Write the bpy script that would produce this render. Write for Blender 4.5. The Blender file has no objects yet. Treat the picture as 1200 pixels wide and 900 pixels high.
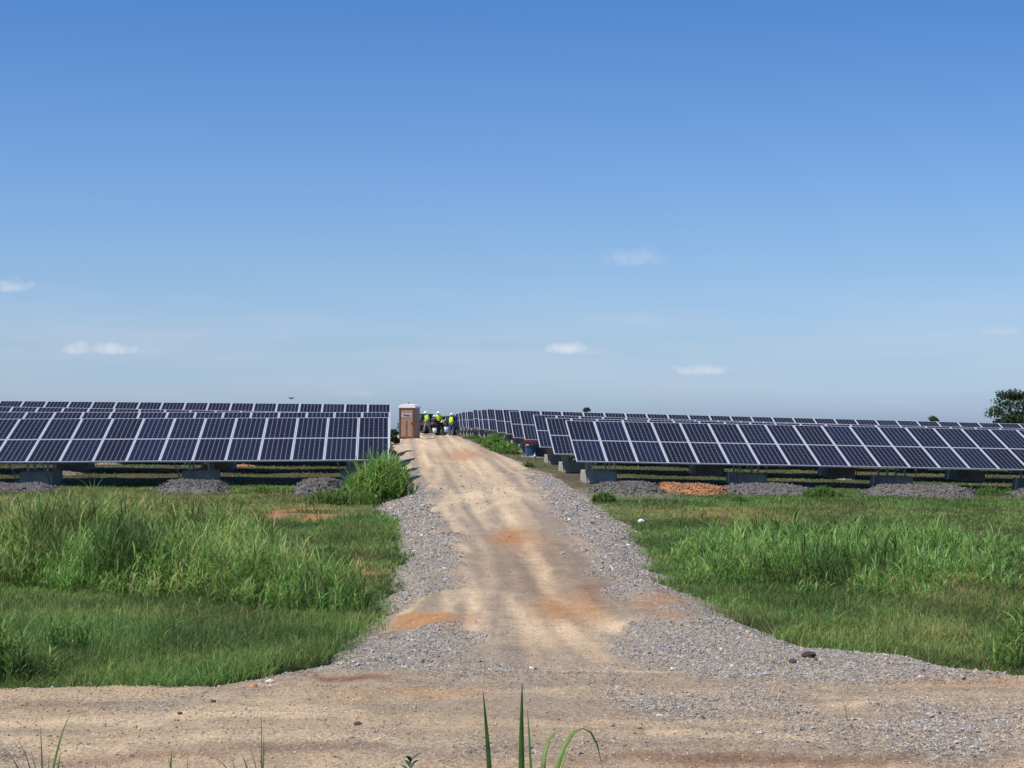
import bpy, bmesh, math, random
import numpy as np
from mathutils import Vector, Matrix, Euler

random.seed(7); RNG = np.random.default_rng(7)
R = math.radians
S = bpy.context.scene
COL = S.collection

# ------------------------------------------------------------------ camera
FPX = 1900.0                      # focal length in pixels of a 1200 px wide frame
EYE = 1.8
PITCH = math.atan(53.0 / FPX)
cam_d = bpy.data.cameras.new('camera'); cam = bpy.data.objects.new('camera', cam_d)
COL.objects.link(cam); S.camera = cam
cam_d.sensor_width = 36; cam_d.lens = FPX / 1200 * 36
cam.location = (0, 0, EYE); cam.rotation_euler = (R(90) + PITCH, 0, 0)
cam_d.clip_start = 0.1; cam_d.clip_end = 9000

def px_dir(px, py):
    a = (px - 600) / FPX; b = (450 - py) / FPX
    c, s = math.cos(PITCH), math.sin(PITCH)
    return np.array([a, c - b * s, s + b * c])

# ------------------------------------------------------------------ light
SUN_EL = 57.0
SUN_DIR = Vector((-math.cos(R(SUN_EL)) * 0.845, -math.cos(R(SUN_EL)) * 0.535, math.sin(R(SUN_EL)))).normalized()
sun_d = bpy.data.lights.new('sun', 'SUN'); sun_d.energy = 5.0; sun_d.angle = R(0.53); sun_d.color = (1, .93, .80)
sun = bpy.data.objects.new('sun', sun_d); COL.objects.link(sun)
sun.rotation_euler = (-SUN_DIR).to_track_quat('-Z', 'Y').to_euler()
W = bpy.data.worlds.new('World'); S.world = W; W.use_nodes = True
SKY_STRENGTH = 0.10
S.view_settings.view_transform = 'Standard'; S.view_settings.look = 'None'
S.view_settings.gamma = 1; S.view_settings.exposure = 0.0

def build_sky():
    nt = W.node_tree; nt.nodes.clear(); N = nt.nodes.new; L = nt.links.new
    out = N('ShaderNodeOutputWorld'); bg = N('ShaderNodeBackground'); L(bg.outputs[0], out.inputs[0])
    bg.inputs['Strength'].default_value = SKY_STRENGTH
    sky = N('ShaderNodeTexSky'); sky.sky_type = 'NISHITA'; sky.sun_disc = False
    sky.sun_elevation = R(SUN_EL); sky.sun_rotation = math.atan2(SUN_DIR.x, SUN_DIR.y)
    sky.altitude = 100; sky.air_density = 1.15; sky.dust_density = 0.9; sky.ozone_density = 2.2
    tc = N('ShaderNodeTexCoord')
    def math_(op, a, b=None, clamp=False):
        m = N('ShaderNodeMath'); m.operation = op; m.use_clamp = clamp
        for i, v in enumerate((a, b)):
            if v is None: continue
            if isinstance(v, (int, float)): m.inputs[i].default_value = v
            else: L(v, m.inputs[i])
        return m.outputs[0]
    sep = N('ShaderNodeSeparateXYZ'); L(tc.outputs['Generated'], sep.inputs[0])
    # gnomonic coordinates of the northern sky, in degrees-like units
    a = math_('DIVIDE', sep.outputs[0], math_('MAXIMUM', sep.outputs[1], 0.05))
    e = math_('DIVIDE', sep.outputs[2], math_('MAXIMUM', sep.outputs[1], 0.05))
    comb = N('ShaderNodeCombineXYZ'); L(a, comb.inputs[0]); L(e, comb.inputs[1])
    nz = N('ShaderNodeTexNoise'); L(comb.outputs[0], nz.inputs['Vector']); nz.inputs['Scale'].default_value = 95
    nz.inputs['Detail'].default_value = 5; nz.inputs['Roughness'].default_value = .6
    total = None
    clouds = [(14, 336, 30, 11, .85), (56, 336, 10, 6, .12), (118, 410, 50, 9, 1.0), (95, 407, 22, 7, .7), (172, 413, 20, 6, .2), (744, 302, 46, 14, .36),
              (667, 409, 33, 9, 1.0), (690, 412, 24, 6, .4), (822, 435, 38, 8, .75), (1170, 388, 30, 8, .25), (415, 462, 30, 6, .2), (330, 394, 30, 7, .1), (540, 412, 40, 8, .12), (755, 374, 30, 8, .12)]
    for (px, py, rx, ry, k) in clouds:
        d = px_dir(px, py); ca, ce = d[0] / d[1], d[2] / d[1]
        u = math_('DIVIDE', math_('SUBTRACT', a, ca), rx / FPX); v = math_('DIVIDE', math_('SUBTRACT', e, ce), ry / FPX)
        # flatter bottoms: stretch below the centre
        vneg = math_('MULTIPLY', math_('MINIMUM', v, 0), 1.6); v = math_('ADD', math_('MAXIMUM', v, 0), vneg)
        r2 = math_('ADD', math_('MULTIPLY', u, u), math_('MULTIPLY', v, v))
        f = math_('SUBTRACT', 1.0, r2)
        f = math_('ADD', f, math_('MULTIPLY', math_('SUBTRACT', nz.outputs['Fac'], .5), 3.6))
        f = math_('MULTIPLY', math_('MULTIPLY', f, .55, True), k)
        m = math_('SUBTRACT', 3.0, r2, True); f = math_('MULTIPLY', f, m)
        total = f if total is None else math_('MAXIMUM', total, f)
    # colour balance of the camera, by height above the horizon
    rp = N('ShaderNodeValToRGB'); L(math_('DIVIDE', math_('MAXIMUM', e, 0), .3), rp.inputs[0]); cr = rp.color_ramp
    ks = [(.0, (.80, 1.10, 1.95)), (.08, (.83, 1.12, 1.86)), (.167, (.78, 1.01, 1.55)), (.333, (.75, .965, 1.37)), (.6, (.61, .885, 1.32)), (.87, (.46, .78, 1.28))]
    for i, (p_, c_) in enumerate(ks):
        el = cr.elements[i] if i < 2 else cr.elements.new(p_)
        el.position = p_; el.color = tuple(v / 2 for v in c_) + (1,)
    tint = N('ShaderNodeMixRGB'); tint.blend_type = 'MULTIPLY'; tint.inputs[0].default_value = 1; L(sky.outputs[0], tint.inputs[1]); L(rp.outputs[0], tint.inputs[2])
    tint2 = N('ShaderNodeVectorMath'); tint2.operation = 'SCALE'; tint2.inputs['Scale'].default_value = 2; L(tint.outputs[0], tint2.inputs[0])
    # thin veil of high haze low in the sky
    mp = N('ShaderNodeMapping'); mp.inputs['Scale'].default_value = (3.0, 26, 1); L(comb.outputs[0], mp.inputs['Vector'])
    nv = N('ShaderNodeTexNoise'); L(mp.outputs[0], nv.inputs['Vector']); nv.inputs['Scale'].default_value = 1.6; nv.inputs['Detail'].default_value = 6
    nv.inputs['Roughness'].default_value = .55
    veil = math_('MULTIPLY', math_('SUBTRACT', nv.outputs['Fac'], .36), 2.0, True)
    band = math_('SUBTRACT', 1.0, math_('ABSOLUTE', math_('DIVIDE', math_('SUBTRACT', e, .045), .05)), True)
    veil = math_('MULTIPLY', math_('MULTIPLY', veil, band), .85)
    mix0 = N('ShaderNodeMixRGB'); L(tint2.outputs[0], mix0.inputs[1]); mix0.inputs[2].default_value = (5.7, 6.3, 7.5, 1); L(veil, mix0.inputs[0])
    mix = N('ShaderNodeMixRGB'); L(mix0.outputs[0], mix.inputs[1]); mix.inputs[2].default_value = (7.4, 7.7, 8.6, 1); L(total, mix.inputs[0])
    L(mix.outputs[0], bg.inputs['Color'])
build_sky()

# ------------------------------------------------------------------ noise and terrain functions
_tab = RNG.random((256, 256))
def vnoise(x, y):
    x = np.asarray(x, float); y = np.asarray(y, float)
    xi = np.floor(x).astype(int); yi = np.floor(y).astype(int); fx = x - xi; fy = y - yi
    fx = fx * fx * (3 - 2 * fx); fy = fy * fy * (3 - 2 * fy)
    g = lambda i, j: _tab[i % 256, j % 256]
    return (g(xi, yi) * (1 - fx) + g(xi + 1, yi) * fx) * (1 - fy) + (g(xi, yi + 1) * (1 - fx) + g(xi + 1, yi + 1) * fx) * fy
def fbm(x, y, sc=1.0, o=4, off=0):
    s = 0; a = 1; t = 0
    for k in range(o):
        s = s + a * vnoise(x * sc + 13.7 * k + off, y * sc + 7.3 * k + off * 1.7); t += a; a *= .5; sc *= 2.03
    return s / t
def sstep(a, b, x): 
    t = np.clip((x - a) / (b - a), 0, 1); return t * t * (3 - 2 * t)

K = 0.0737
GD = [-50, 9, 22, 34, 45, 51, 56, 63, 70, 78, 85, 100, 120, 146, 165, 230, 400, 5000]
GU = [-26, -12, 0, 6, 21, 60]
GT = np.array([
 [0, 0, 0, 0, 0, 0], [0, 0, 0, 0, 0, 0], [0, 0, 0, 0, 0, 0], [-.03, -.03, 0, 0, -.08, -.1], [-.06, -.08, -.02, -.02, -.22, -.5],
 [-.02, .0, .03, -.05, -.36, -1.0], [.3, .28, .26, .08, -.28, -1.0], [.55, .5, .33, .25, -.15, -1.0], [.93, .88, .72, .47, .05, -.9],
 [1.0, .92, .8, .62, .15, -.8], [1.05, 1.0, .85, .76, .25, -.8], [1.1, 1.05, 1.0, .98, .45, -.7], [1.2, 1.2, 1.15, 1.12, .6, -.6],
 [1.3, 1.3, 1.35, 1.27, .7, -.6], [1.3, 1.3, 1.3, 1.25, .7, -.6], [.3, .3, .3, .3, 0, -.8], [-.6, -.6, -.6, -.6, -.8, -1.2], [-.6] * 6])
def G(x, y):
    x = np.asarray(x, float); y = np.asarray(y, float)
    u = x + K * np.clip(y, -50, 250)
    cols = [np.interp(y, GD, GT[:, j]) for j in range(6)]
    iu = np.clip(np.searchsorted(GU, u) - 1, 0, 4); GUa = np.array(GU, float)
    t = np.clip((u - GUa[iu]) / (GUa[iu + 1] - GUa[iu]), 0, 1)
    C_ = np.stack(cols)
    a = np.take_along_axis(C_, iu[None], 0)[0] if C_.ndim > 1 else C_[iu]
    b = np.take_along_axis(C_, (iu + 1)[None], 0)[0] if C_.ndim > 1 else C_[iu + 1]
    return a * (1 - t) + b * t
def Gs(x, y): return float(G(np.array([x]), np.array([y]))[0])
def gp(px, py, dz=0.0):
    """point of the ground seen at that place of the photograph"""
    d = px_dir(px, py); t = 4.0
    while t < 400:
        p = np.array([0, 0, EYE]) + d * t
        if p[2] - dz <= Gs(p[0], p[1]): return p
        t *= 1.002
    return p
def at(px, py, D):
    d = px_dir(px, py); return Vector((d[0] / d[1] * D, D, EYE + d[2] / d[1] * D))
def w2p(x, y, z):
    c, s = math.cos(PITCH), math.sin(PITCH)
    f = y * c + (z - EYE) * s; u = -y * s + (z - EYE) * c
    return 600 + FPX * x / f, 450 - FPX * u / f

def poly(pts): return np.array([gp(*p)[:2] for p in pts])
def sdist(P, x, y):
    """signed distance, positive inside"""
    x = np.asarray(x, float); y = np.asarray(y, float); d = np.full(x.shape, 1e9); ins = np.zeros(x.shape, bool)
    n = len(P)
    for i in range(n):
        ax, ay = P[i]; bx, by = P[(i + 1) % n]; ex, ey = bx - ax, by - ay
        t = np.clip(((x - ax) * ex + (y - ay) * ey) / (ex * ex + ey * ey + 1e-12), 0, 1)
        d = np.minimum(d, np.hypot(x - ax - t * ex, y - ay - t * ey))
        c = ((ay > y) != (by > y)) & (x < ex * (y - ay) / (ey + 1e-12) + ax); ins ^= c
    return np.where(ins, d, -d)

left_edge = [(0, 812), (100, 812), (200, 809), (270, 798), (330, 786), (385, 778), (412, 755), (432, 730), (446, 700), (462, 668), (469, 640), (463, 615), (440, 602), (436, 594), (468, 582), (478, 565), (470, 545), (462, 530), (458, 518)]
right_edge = [(538, 511), (560, 519), (590, 533), (620, 545), (650, 557), (675, 572), (700, 590), (718, 602), (745, 628), (762, 655), (790, 690), (840, 712), (900, 742), (990, 765), (1090, 777), (1165, 793), (1200, 800)]
LE = [tuple(p) for p in poly(left_edge)]; RE = [tuple(p) for p in poly(right_edge)]
ROAD = np.array([(-400, 10.6), (-30, 10.8)] + LE + [(-K * 140 + .3, 140), (-K * 250 + 1, 250), (-K * 250 + 5, 250), (-K * 150 + 4.6, 150)] + RE + [(30, 11.3), (400, 10.6), (400, 6.3), (-400, 6.6)])
def road_sd(x, y): return sdist(ROAD, x, y) + (fbm(x, y, 1.3, 4, 3) - .5) * .55

# blobs given where they lie in the photograph, laid on the ground
def gblob(px, py, cx, cy, rx, ry, soft=.6):
    r = np.hypot((px - cx) / rx, (py - cy) / ry); return 1 - sstep(1 - soft, 1 + soft * .6, r)
def gline(px, py, pts, w0, w1):
    best = np.zeros_like(px)
    for i in range(len(pts) - 1):
        (ax, ay), (bx, by) = pts[i], pts[i + 1]; ex, ey = bx - ax, by - ay
        t = np.clip(((px - ax) * ex + (py - ay) * ey) / (ex * ex + ey * ey), 0, 1)
        d = np.hypot(px - ax - t * ex, (py - ay - t * ey)); w = w0 + (w1 - w0) * (i + t) / (len(pts) - 1)
        best = np.maximum(best, np.exp(-(d / w) ** 2))
    return best

# ------------------------------------------------------------------ materials
def new_mat(name):
    m = bpy.data.materials.new(name); m.use_nodes = True; nt = m.node_tree; nt.nodes.clear()
    return m, nt, nt.nodes.new, nt.links.new
def simple(name, col, rough=.6, metal=0, noise=.12, nscale=8, bump=0, spec=.5):
    m, nt, N, L = new_mat(name)
    o = N('ShaderNodeOutputMaterial'); b = N('ShaderNodeBsdfPrincipled'); L(b.outputs[0], o.inputs[0])
    tc = N('ShaderNodeTexCoord'); n = N('ShaderNodeTexNoise'); n.inputs['Scale'].default_value = nscale; n.inputs['Detail'].default_value = 6
    L(tc.outputs['Object'], n.inputs['Vector'])
    r = N('ShaderNodeMapRange'); L(n.outputs['Fac'], r.inputs[0]); r.inputs[1].default_value = .3; r.inputs[2].default_value = .7
    r.inputs[3].default_value = 1 - noise; r.inputs[4].default_value = 1 + noise
    mx = N('ShaderNodeVectorMath'); mx.operation = 'SCALE'; mx.inputs[0].default_value = col[:3]; L(r.outputs[0], mx.inputs['Scale'])
    L(mx.outputs[0], b.inputs['Base Color']); b.inputs['Roughness'].default_value = rough; b.inputs['Metallic'].default_value = metal
    b.inputs['Specular IOR Level'].default_value = spec
    if bump:
        bp = N('ShaderNodeBump'); bp.inputs['Strength'].default_value = bump; bp.inputs['Distance'].default_value = .02
        L(n.outputs['Fac'], bp.inputs['Height']); L(bp.outputs[0], b.inputs['Normal'])
    return m

def attr_color_mat(name, attr='tint', rough=.9, transl=0.0, spec=.3, fine=0, bump=0, bscale=60):
    m, nt, N, L = new_mat(name)
    o = N('ShaderNodeOutputMaterial'); b = N('ShaderNodeBsdfPrincipled')
    a = N('ShaderNodeAttribute'); a.attribute_name = attr
    col = a.outputs['Color']
    b.inputs['Roughness'].default_value = rough; b.inputs['Specular IOR Level'].default_value = spec
    if fine:
        g = N('ShaderNodeNewGeometry')
        n1 = N('ShaderNodeTexNoise'); L(g.outputs['Position'], n1.inputs['Vector']); n1.inputs['Scale'].default_value = bscale; n1.inputs['Detail'].default_value = 6; n1.inputs['Roughness'].default_value = .75
        n2 = N('ShaderNodeTexNoise'); L(g.outputs['Position'], n2.inputs['Vector']); n2.inputs['Scale'].default_value = bscale * .13; n2.inputs['Detail'].default_value = 7; n2.inputs['Roughness'].default_value = .7
        s = N('ShaderNodeMath'); s.operation = 'ADD'; L(n1.outputs['Fac'], s.inputs[0]); L(n2.outputs['Fac'], s.inputs[1])
        r = N('ShaderNodeMapRange'); L(s.outputs[0], r.inputs[0]); r.inputs[1].default_value = .7; r.inputs[2].default_value = 1.3
        r.inputs[3].default_value = 1 - fine; r.inputs[4].default_value = 1 + fine
        mx = N('ShaderNodeVectorMath'); mx.operation = 'SCALE'; L(col, mx.inputs[0]); L(r.outputs[0], mx.inputs['Scale']); col = mx.outputs[0]
        if bump:
            bp = N('ShaderNodeBump'); bp.inputs['Strength'].default_value = bump; bp.inputs['Distance'].default_value = .03
            L(s.outputs[0], bp.inputs['Height']); L(bp.outputs[0], b.inputs['Normal'])
    L(col, b.inputs['Base Color'])
    if transl:
        t = N('ShaderNodeBsdfTranslucent'); L(col, t.inputs['Color'])
        mix = N('ShaderNodeMixShader'); mix.inputs[0].default_value = transl; L(b.outputs[0], mix.inputs[1]); L(t.outputs[0], mix.inputs[2]); L(mix.outputs[0], o.inputs[0])
    else: L(b.outputs[0], o.inputs[0])
    return m

def panel_mat():
    m, nt, N, L = new_mat('solar_cells')
    o = N('ShaderNodeOutputMaterial'); b = N('ShaderNodeBsdfPrincipled'); L(b.outputs[0], o.inputs[0])
    tc = N('ShaderNodeTexCoord'); sp = N('ShaderNodeSeparateXYZ'); L(tc.outputs['Object'], sp.inputs[0])
    def M(op, a_, b_=None, c=False):
        n = N('ShaderNodeMath'); n.operation = op; n.use_clamp = c
        for i, v in enumerate((a_, b_)):
            if v is None: continue
            if isinstance(v, (int, float)): n.inputs[i].default_value = v
            else: L(v, n.inputs[i])
        return n.outputs[0]
    def lines(src, off, pitch, width):
        f = M('FRACT', M('DIVIDE', M('ADD', src, off), pitch)); d = M('ABSOLUTE', M('SUBTRACT', f, .5))
        return M('GREATER_THAN', d, .5 - width / pitch / 2)
    v = lines(sp.outputs[0], 0.0, .1545, .0125)       # gaps between the six columns of cells
    h = lines(sp.outputs[1], 0.0, .1535, .004)
    bus = lines(sp.outputs[0], .0767 - .0384, .0767, .0025)
    g = M('MAXIMUM', v, h); 
    oi = N('ShaderNodeObjectInfo')
    ramp = N('ShaderNodeValToRGB'); L(oi.outputs['Random'], ramp.inputs[0])
    cr = ramp.color_ramp; cr.elements[0].color = (.0065, .0055, .014, 1); cr.elements[1].color = (.009, .011, .030, 1)
    e = cr.elements.new(.6); e.color = (.008, .0075, .020, 1)
    m1 = N('ShaderNodeMixRGB'); L(M('MULTIPLY', bus, .25), m1.inputs[0]); L(ramp.outputs[0], m1.inputs[1]); m1.inputs[2].default_value = (.30, .32, .36, 1)
    m2 = N('ShaderNodeMixRGB'); L(M('MULTIPLY', g, .6), m2.inputs[0]); L(m1.outputs[0], m2.inputs[1]); m2.inputs[2].default_value = (.36, .38, .43, 1)
    L(m2.outputs[0], b.inputs['Base Color']); b.inputs['Roughness'].default_value = .12; b.inputs['IOR'].default_value = 1.22; b.inputs['Specular IOR Level'].default_value = .22
    return m

M_CELL = panel_mat()
M_ALU = simple('anodised_aluminium', (.66, .68, .69), .42, .35, .05, 3)
M_STEEL = simple('galvanised_steel', (.40, .41, .42), .45, .7, .12, 6)
M_CONC = simple('cast_concrete', (.37, .355, .31), .9, 0, .22, 3.2, .25, .2)
M_GROUND = attr_color_mat('soil_and_thatch', fine=.45, bump=.7, bscale=45, spec=.1)
def road_mat():
    m = attr_color_mat('gravelly_dirt', fine=.26, bump=.8, bscale=38, spec=.12); nt = m.node_tree; N = nt.nodes.new; L = nt.links.new
    b = [n for n in nt.nodes if n.type == 'BSDF_PRINCIPLED'][0]; src = b.inputs['Base Color'].links[0].from_socket
    g = N('ShaderNodeNewGeometry'); at_ = N('ShaderNodeAttribute'); at_.attribute_name = 'loose'
    cur = src
    for sc, amt, off in ((42, 1.0, .1), (80, .4, .45)):
        v = N('ShaderNodeTexVoronoi'); v.inputs['Scale'].default_value = sc; L(g.outputs['Position'], v.inputs['Vector'])
        sp = N('ShaderNodeSeparateColor'); L(v.outputs['Color'], sp.inputs[0])
        mr = N('ShaderNodeMapRange'); L(sp.outputs[0], mr.inputs[0]); mr.inputs[3].default_value = .45; mr.inputs[4].default_value = 1.5
        sc_ = N('ShaderNodeVectorMath'); sc_.operation = 'SCALE'; L(cur, sc_.inputs[0]); L(mr.outputs[0], sc_.inputs['Scale'])
        f = N('ShaderNodeMath'); f.operation = 'MULTIPLY_ADD'; f.use_clamp = True; L(at_.outputs['Fac'], f.inputs[0]); f.inputs[1].default_value = amt; f.inputs[2].default_value = off
        mx = N('ShaderNodeMixRGB'); L(f.outputs[0], mx.inputs[0]); L(cur, mx.inputs[1]); L(sc_.outputs[0], mx.inputs[2]); cur = mx.outputs[0]
    L(cur, b.inputs['Base Color']); return m
M_ROAD = road_mat()
M_STONE = attr_color_mat('crushed_limestone', rough=.85, spec=.25)
M_GRASS = attr_color_mat('grass_blades', rough=.55, transl=.46, spec=.35)
M_LEAF = attr_color_mat('tree_leaves', rough=.6, transl=.25, spec=.3)
M_BARK = simple('bark', (.10, .075, .055), .95, 0, .3, 5, .5)

# ------------------------------------------------------------------ object helpers
def tag(o, label=None, cat=None, group=None, kind=None):
    if label: o['label'] = label
    if cat: o['category'] = cat
    if group: o['group'] = group
    if kind: o['kind'] = kind
    return o
def empty(name, loc=(0, 0, 0), rot=(0, 0, 0)):
    o = bpy.data.objects.new(name, None); COL.objects.link(o); o.location = loc; o.rotation_euler = rot; o.empty_display_size = .3
    return o
def link(name, me, mats=(), parent=None, loc=None):
    for m in mats: me.materials.append(m)
    o = bpy.data.objects.new(name, me); COL.objects.link(o)
    if parent is not None: o.parent = parent
    if loc is not None: o.location = loc
    return o
def np_mesh(name, V, F, colors=None, smooth=False, loose=None):
    """V (n,3), F (m,k) with one k for the mesh; colors per vertex (n,3)"""
    me = bpy.data.meshes.new(name); V = np.asarray(V, np.float32); F = np.asarray(F, np.int32)
    me.vertices.add(len(V)); me.vertices.foreach_set('co', V.ravel())
    k = F.shape[1]; me.loops.add(F.size); me.loops.foreach_set('vertex_index', F.ravel())
    me.polygons.add(len(F)); me.polygons.foreach_set('loop_start', np.arange(len(F), dtype=np.int32) * k)
    me.polygons.foreach_set('loop_total', np.full(len(F), k, np.int32))
    me.polygons.foreach_set('use_smooth', np.full(len(F), smooth))
    if colors is not None:
        a = me.attributes.new('tint', 'FLOAT_COLOR', 'POINT'); c = np.ones((len(V), 4), np.float32); c[:, :3] = colors
        a.data.foreach_set('color', c.ravel())
    if loose is not None:
        a = me.attributes.new('loose', 'FLOAT', 'POINT'); a.data.foreach_set('value', np.asarray(loose, np.float32))
    me.update(); me.validate(); return me

class MB:
    def __init__(s): s.bm = bmesh.new()
    def box(s, c, size, rot=None, bevel=0, mi=0, taper=None):
        r = bmesh.ops.create_cube(s.bm, size=1); vs = r['verts']
        for v in vs:
            t = 1.0
            if taper and v.co.z > 0: v.co.x *= taper[0]; v.co.y *= taper[1]
            v.co = Vector((v.co.x * size[0], v.co.y * size[1], v.co.z * size[2]))
        if bevel:
            es = list({e for v in vs for e in v.link_edges})
            rr = bmesh.ops.bevel(s.bm, geom=es, offset=bevel, segments=2, affect='EDGES', profile=.6)
            vs = list({v for f in rr['faces'] for v in f.verts} | {v for v in vs if v.is_valid})
        M_ = Matrix.Translation(c) @ (rot.to_matrix().to_4x4() if isinstance(rot, Euler) else (rot if rot else Matrix()))
        for v in vs: v.co = M_ @ v.co
        for f in {f for v in vs for f in v.link_faces}: f.material_index = mi
        return s
    def bar(s, a, b, w, h=None, mi=0):
        a, b = Vector(a), Vector(b); d = b - a; q = d.to_track_quat('Z', 'Y').to_matrix().to_4x4()
        return s.box((a + b) / 2, (w, h or w, d.length), q, mi=mi)
    def cyl(s, a, b, r0, r1=None, n=12, mi=0, smooth=True):
        a, b = Vector(a), Vector(b); d = b - a; r1 = r0 if r1 is None else r1
        M_ = Matrix.Translation((a + b) / 2) @ d.to_track_quat('Z', 'Y').to_matrix().to_4x4()
        r = bmesh.ops.create_cone(s.bm, cap_ends=True, segments=n, radius1=max(r0, 1e-4), radius2=max(r1, 1e-4), depth=d.length, matrix=M_)
        for f in {f for v in r['verts'] for f in v.link_faces}: f.material_index = mi; f.smooth = smooth and len(f.verts) == 4
        return s
    def prism(s, prof, y0, y1, mi=0, bevel=0, taper_top=None):
        """profile in x,z extruded along y"""
        a = [s.bm.verts.new((x, y0, z)) for x, z in prof]; b = [s.bm.verts.new((x, y1, z)) for x, z in prof]; n = len(prof)
        fs = [s.bm.faces.new(a), s.bm.faces.new(b[::-1])]
        for i in range(n): fs.append(s.bm.faces.new((a[i], b[i], b[(i + 1) % n], a[(i + 1) % n])))
        for f in fs: f.material_index = mi
        if taper_top:
            z0, z1, k = taper_top; ym = (y0 + y1) / 2
            for v in a + b:
                t = min(max((v.co.z - z0) / (z1 - z0), 0), 1); v.co.y = ym + (v.co.y - ym) * (1 - t * (1 - k))
        if bevel:
            es = list({e for v in a + b for e in v.link_edges}); bmesh.ops.bevel(s.bm, geom=es, offset=bevel, segments=2, affect='EDGES')
        return s
    def sphere(s, c, r, sc=(1, 1, 1), u=16, v=10, mi=0, cut=None):
        rr = bmesh.ops.create_uvsphere(s.bm, u_segments=u, v_segments=v, radius=r)
        vs = rr['verts']
        if cut is not None:
            for x in vs:
                if x.co.z < cut * r: x.co.z = cut * r
        for x in vs: x.co = Vector((x.co.x * sc[0] + c[0], x.co.y * sc[1] + c[1], x.co.z * sc[2] + c[2]))
        for f in {f for x in vs for f in x.link_faces}: f.smooth = True; f.material_index = mi
        return s
    def build(s, name, mats, parent=None, loc=None):
        bmesh.ops.recalc_face_normals(s.bm, faces=s.bm.faces)
        me = bpy.data.meshes.new(name); s.bm.to_mesh(me); s.bm.free()
        return link(name, me, mats if isinstance(mats, (list, tuple)) else [mats], parent, loc)
def share(o, name, parent, loc=(0, 0, 0), rot=None):
    c = o.copy(); COL.objects.link(c); c.parent = parent; c.location = loc
    if rot is not None: c.rotation_euler = rot
    return c

# ------------------------------------------------------------------ ground sheet
def axis(lo, hi, segs):
    """segs: list of (start, end, step); geometric growth beyond"""
    v = []
    for a, b, st in segs: v += list(np.arange(a, b, st))
    v.append(segs[-1][1]); st = segs[-1][2]; x = v[-1]
    while x < hi: st *= 1.25; x += st; v.append(x)
    st = segs[0][2]; x = v[0]; pre = []
    while x > lo: st *= 1.25; x -= st; pre.append(x)
    return np.array(pre[::-1] + v)
def grid_faces(nx, ny):
    i = np.arange(nx * ny).reshape(ny, nx)
    return np.stack([i[:-1, :-1].ravel(), i[:-1, 1:].ravel(), i[1:, 1:].ravel(), i[1:, :-1].ravel()], 1)

ORANGE_SOIL = [(372, 601, 62, 9, .9), (415, 672, 22, 14, .7), (420, 622, 16, 6, .5), (800, 600, 110, 5, .45), (300, 606, 60, 7, .35), (330, 577, 40, 4, .5), (860, 606, 180, 4, .2),
               (560, 520, 1, 1, 0), (1140, 650, 60, 10, .25), (230, 655, 60, 12, .3), (30, 655, 60, 14, .25)]
def warp(px, py, x, y):
    s_ = 14.0 / np.maximum(y, 6)
    wx = fbm(x, y * .35, 1.8, 5, 101) - .5; wy = fbm(x, y * .35, 1.8, 5, 111) - .5
    return px + wx * 150 * s_, py + wy * 60 * s_
def soil_mask(px, py, x, y):
    m = np.zeros_like(px)
    px, py = warp(px, py, x, y)
    for cx, cy, rx, ry, k in ORANGE_SOIL: m = np.maximum(m, k * gblob(px, py, cx, cy, rx, ry))
    return np.clip(m * 1.5 * sstep(.25, .6, fbm(x, y, .9, 4, 9)) , 0, 1)

def build_ground():
    xs = axis(-4000, 4000, [(-24, 26, .16)]); ys = axis(-60, 7000, [(6, 58, .16), (58, 110, .4)])
    X, Y = np.meshgrid(xs, ys); sh = X.shape; x, y = X.ravel(), Y.ravel()
    g = G(x, y); near = np.exp(-np.maximum(0, y - 60) / 60)
    sd = road_sd(x, y)
    z = g + (fbm(x, y, .5, 4, 1) - .5) * .10 * (y < 400) + (fbm(x, y, 3, 3, 5) - .5) * .05 - .30 * sstep(-.05, .35, sd)
    px, py = w2p(x, np.maximum(y, 1), z)
    soil = soil_mask(px, py, x, y)
    green = np.array([.045, .062, .020]); dry = np.array([.16, .13, .06]); orange = np.array([.36, .17, .085]); mud = np.array([.20, .165, .135])
    n = fbm(x, y, .25, 4, 2)[:, None]
    c = green * (1 - sstep(.45, .75, n)) + dry * sstep(.45, .75, n)
    c = c * (1 - soil[:, None]) + orange * soil[:, None]
    # compacted grey soil among the blocks on the right and beside the drive
    u = x + K * y
    gm = sstep(-1.5, -.1, sd)[:, None] * (.8 * sstep(30, 40, y))[:, None]
    gm = np.maximum(gm, (sstep(38, 46, y) * sstep(4.4, 5.0, u) * (1 - sstep(7.2, 9, u)) * .95)[:, None])
    c = c * (1 - gm) + mud * gm
    ut = (sstep(49, 52, y) * .8)[:, None]; c = c * (1 - ut) + np.array([.09, .07, .038]) * (.5 + fbm(x, y, .4, 3, 66))[:, None] * ut  # bare brown soil from the tables back, coloured darker to deepen their shade
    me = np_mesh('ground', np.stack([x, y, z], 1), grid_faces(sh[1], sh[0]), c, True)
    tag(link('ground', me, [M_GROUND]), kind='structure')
build_ground()

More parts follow.
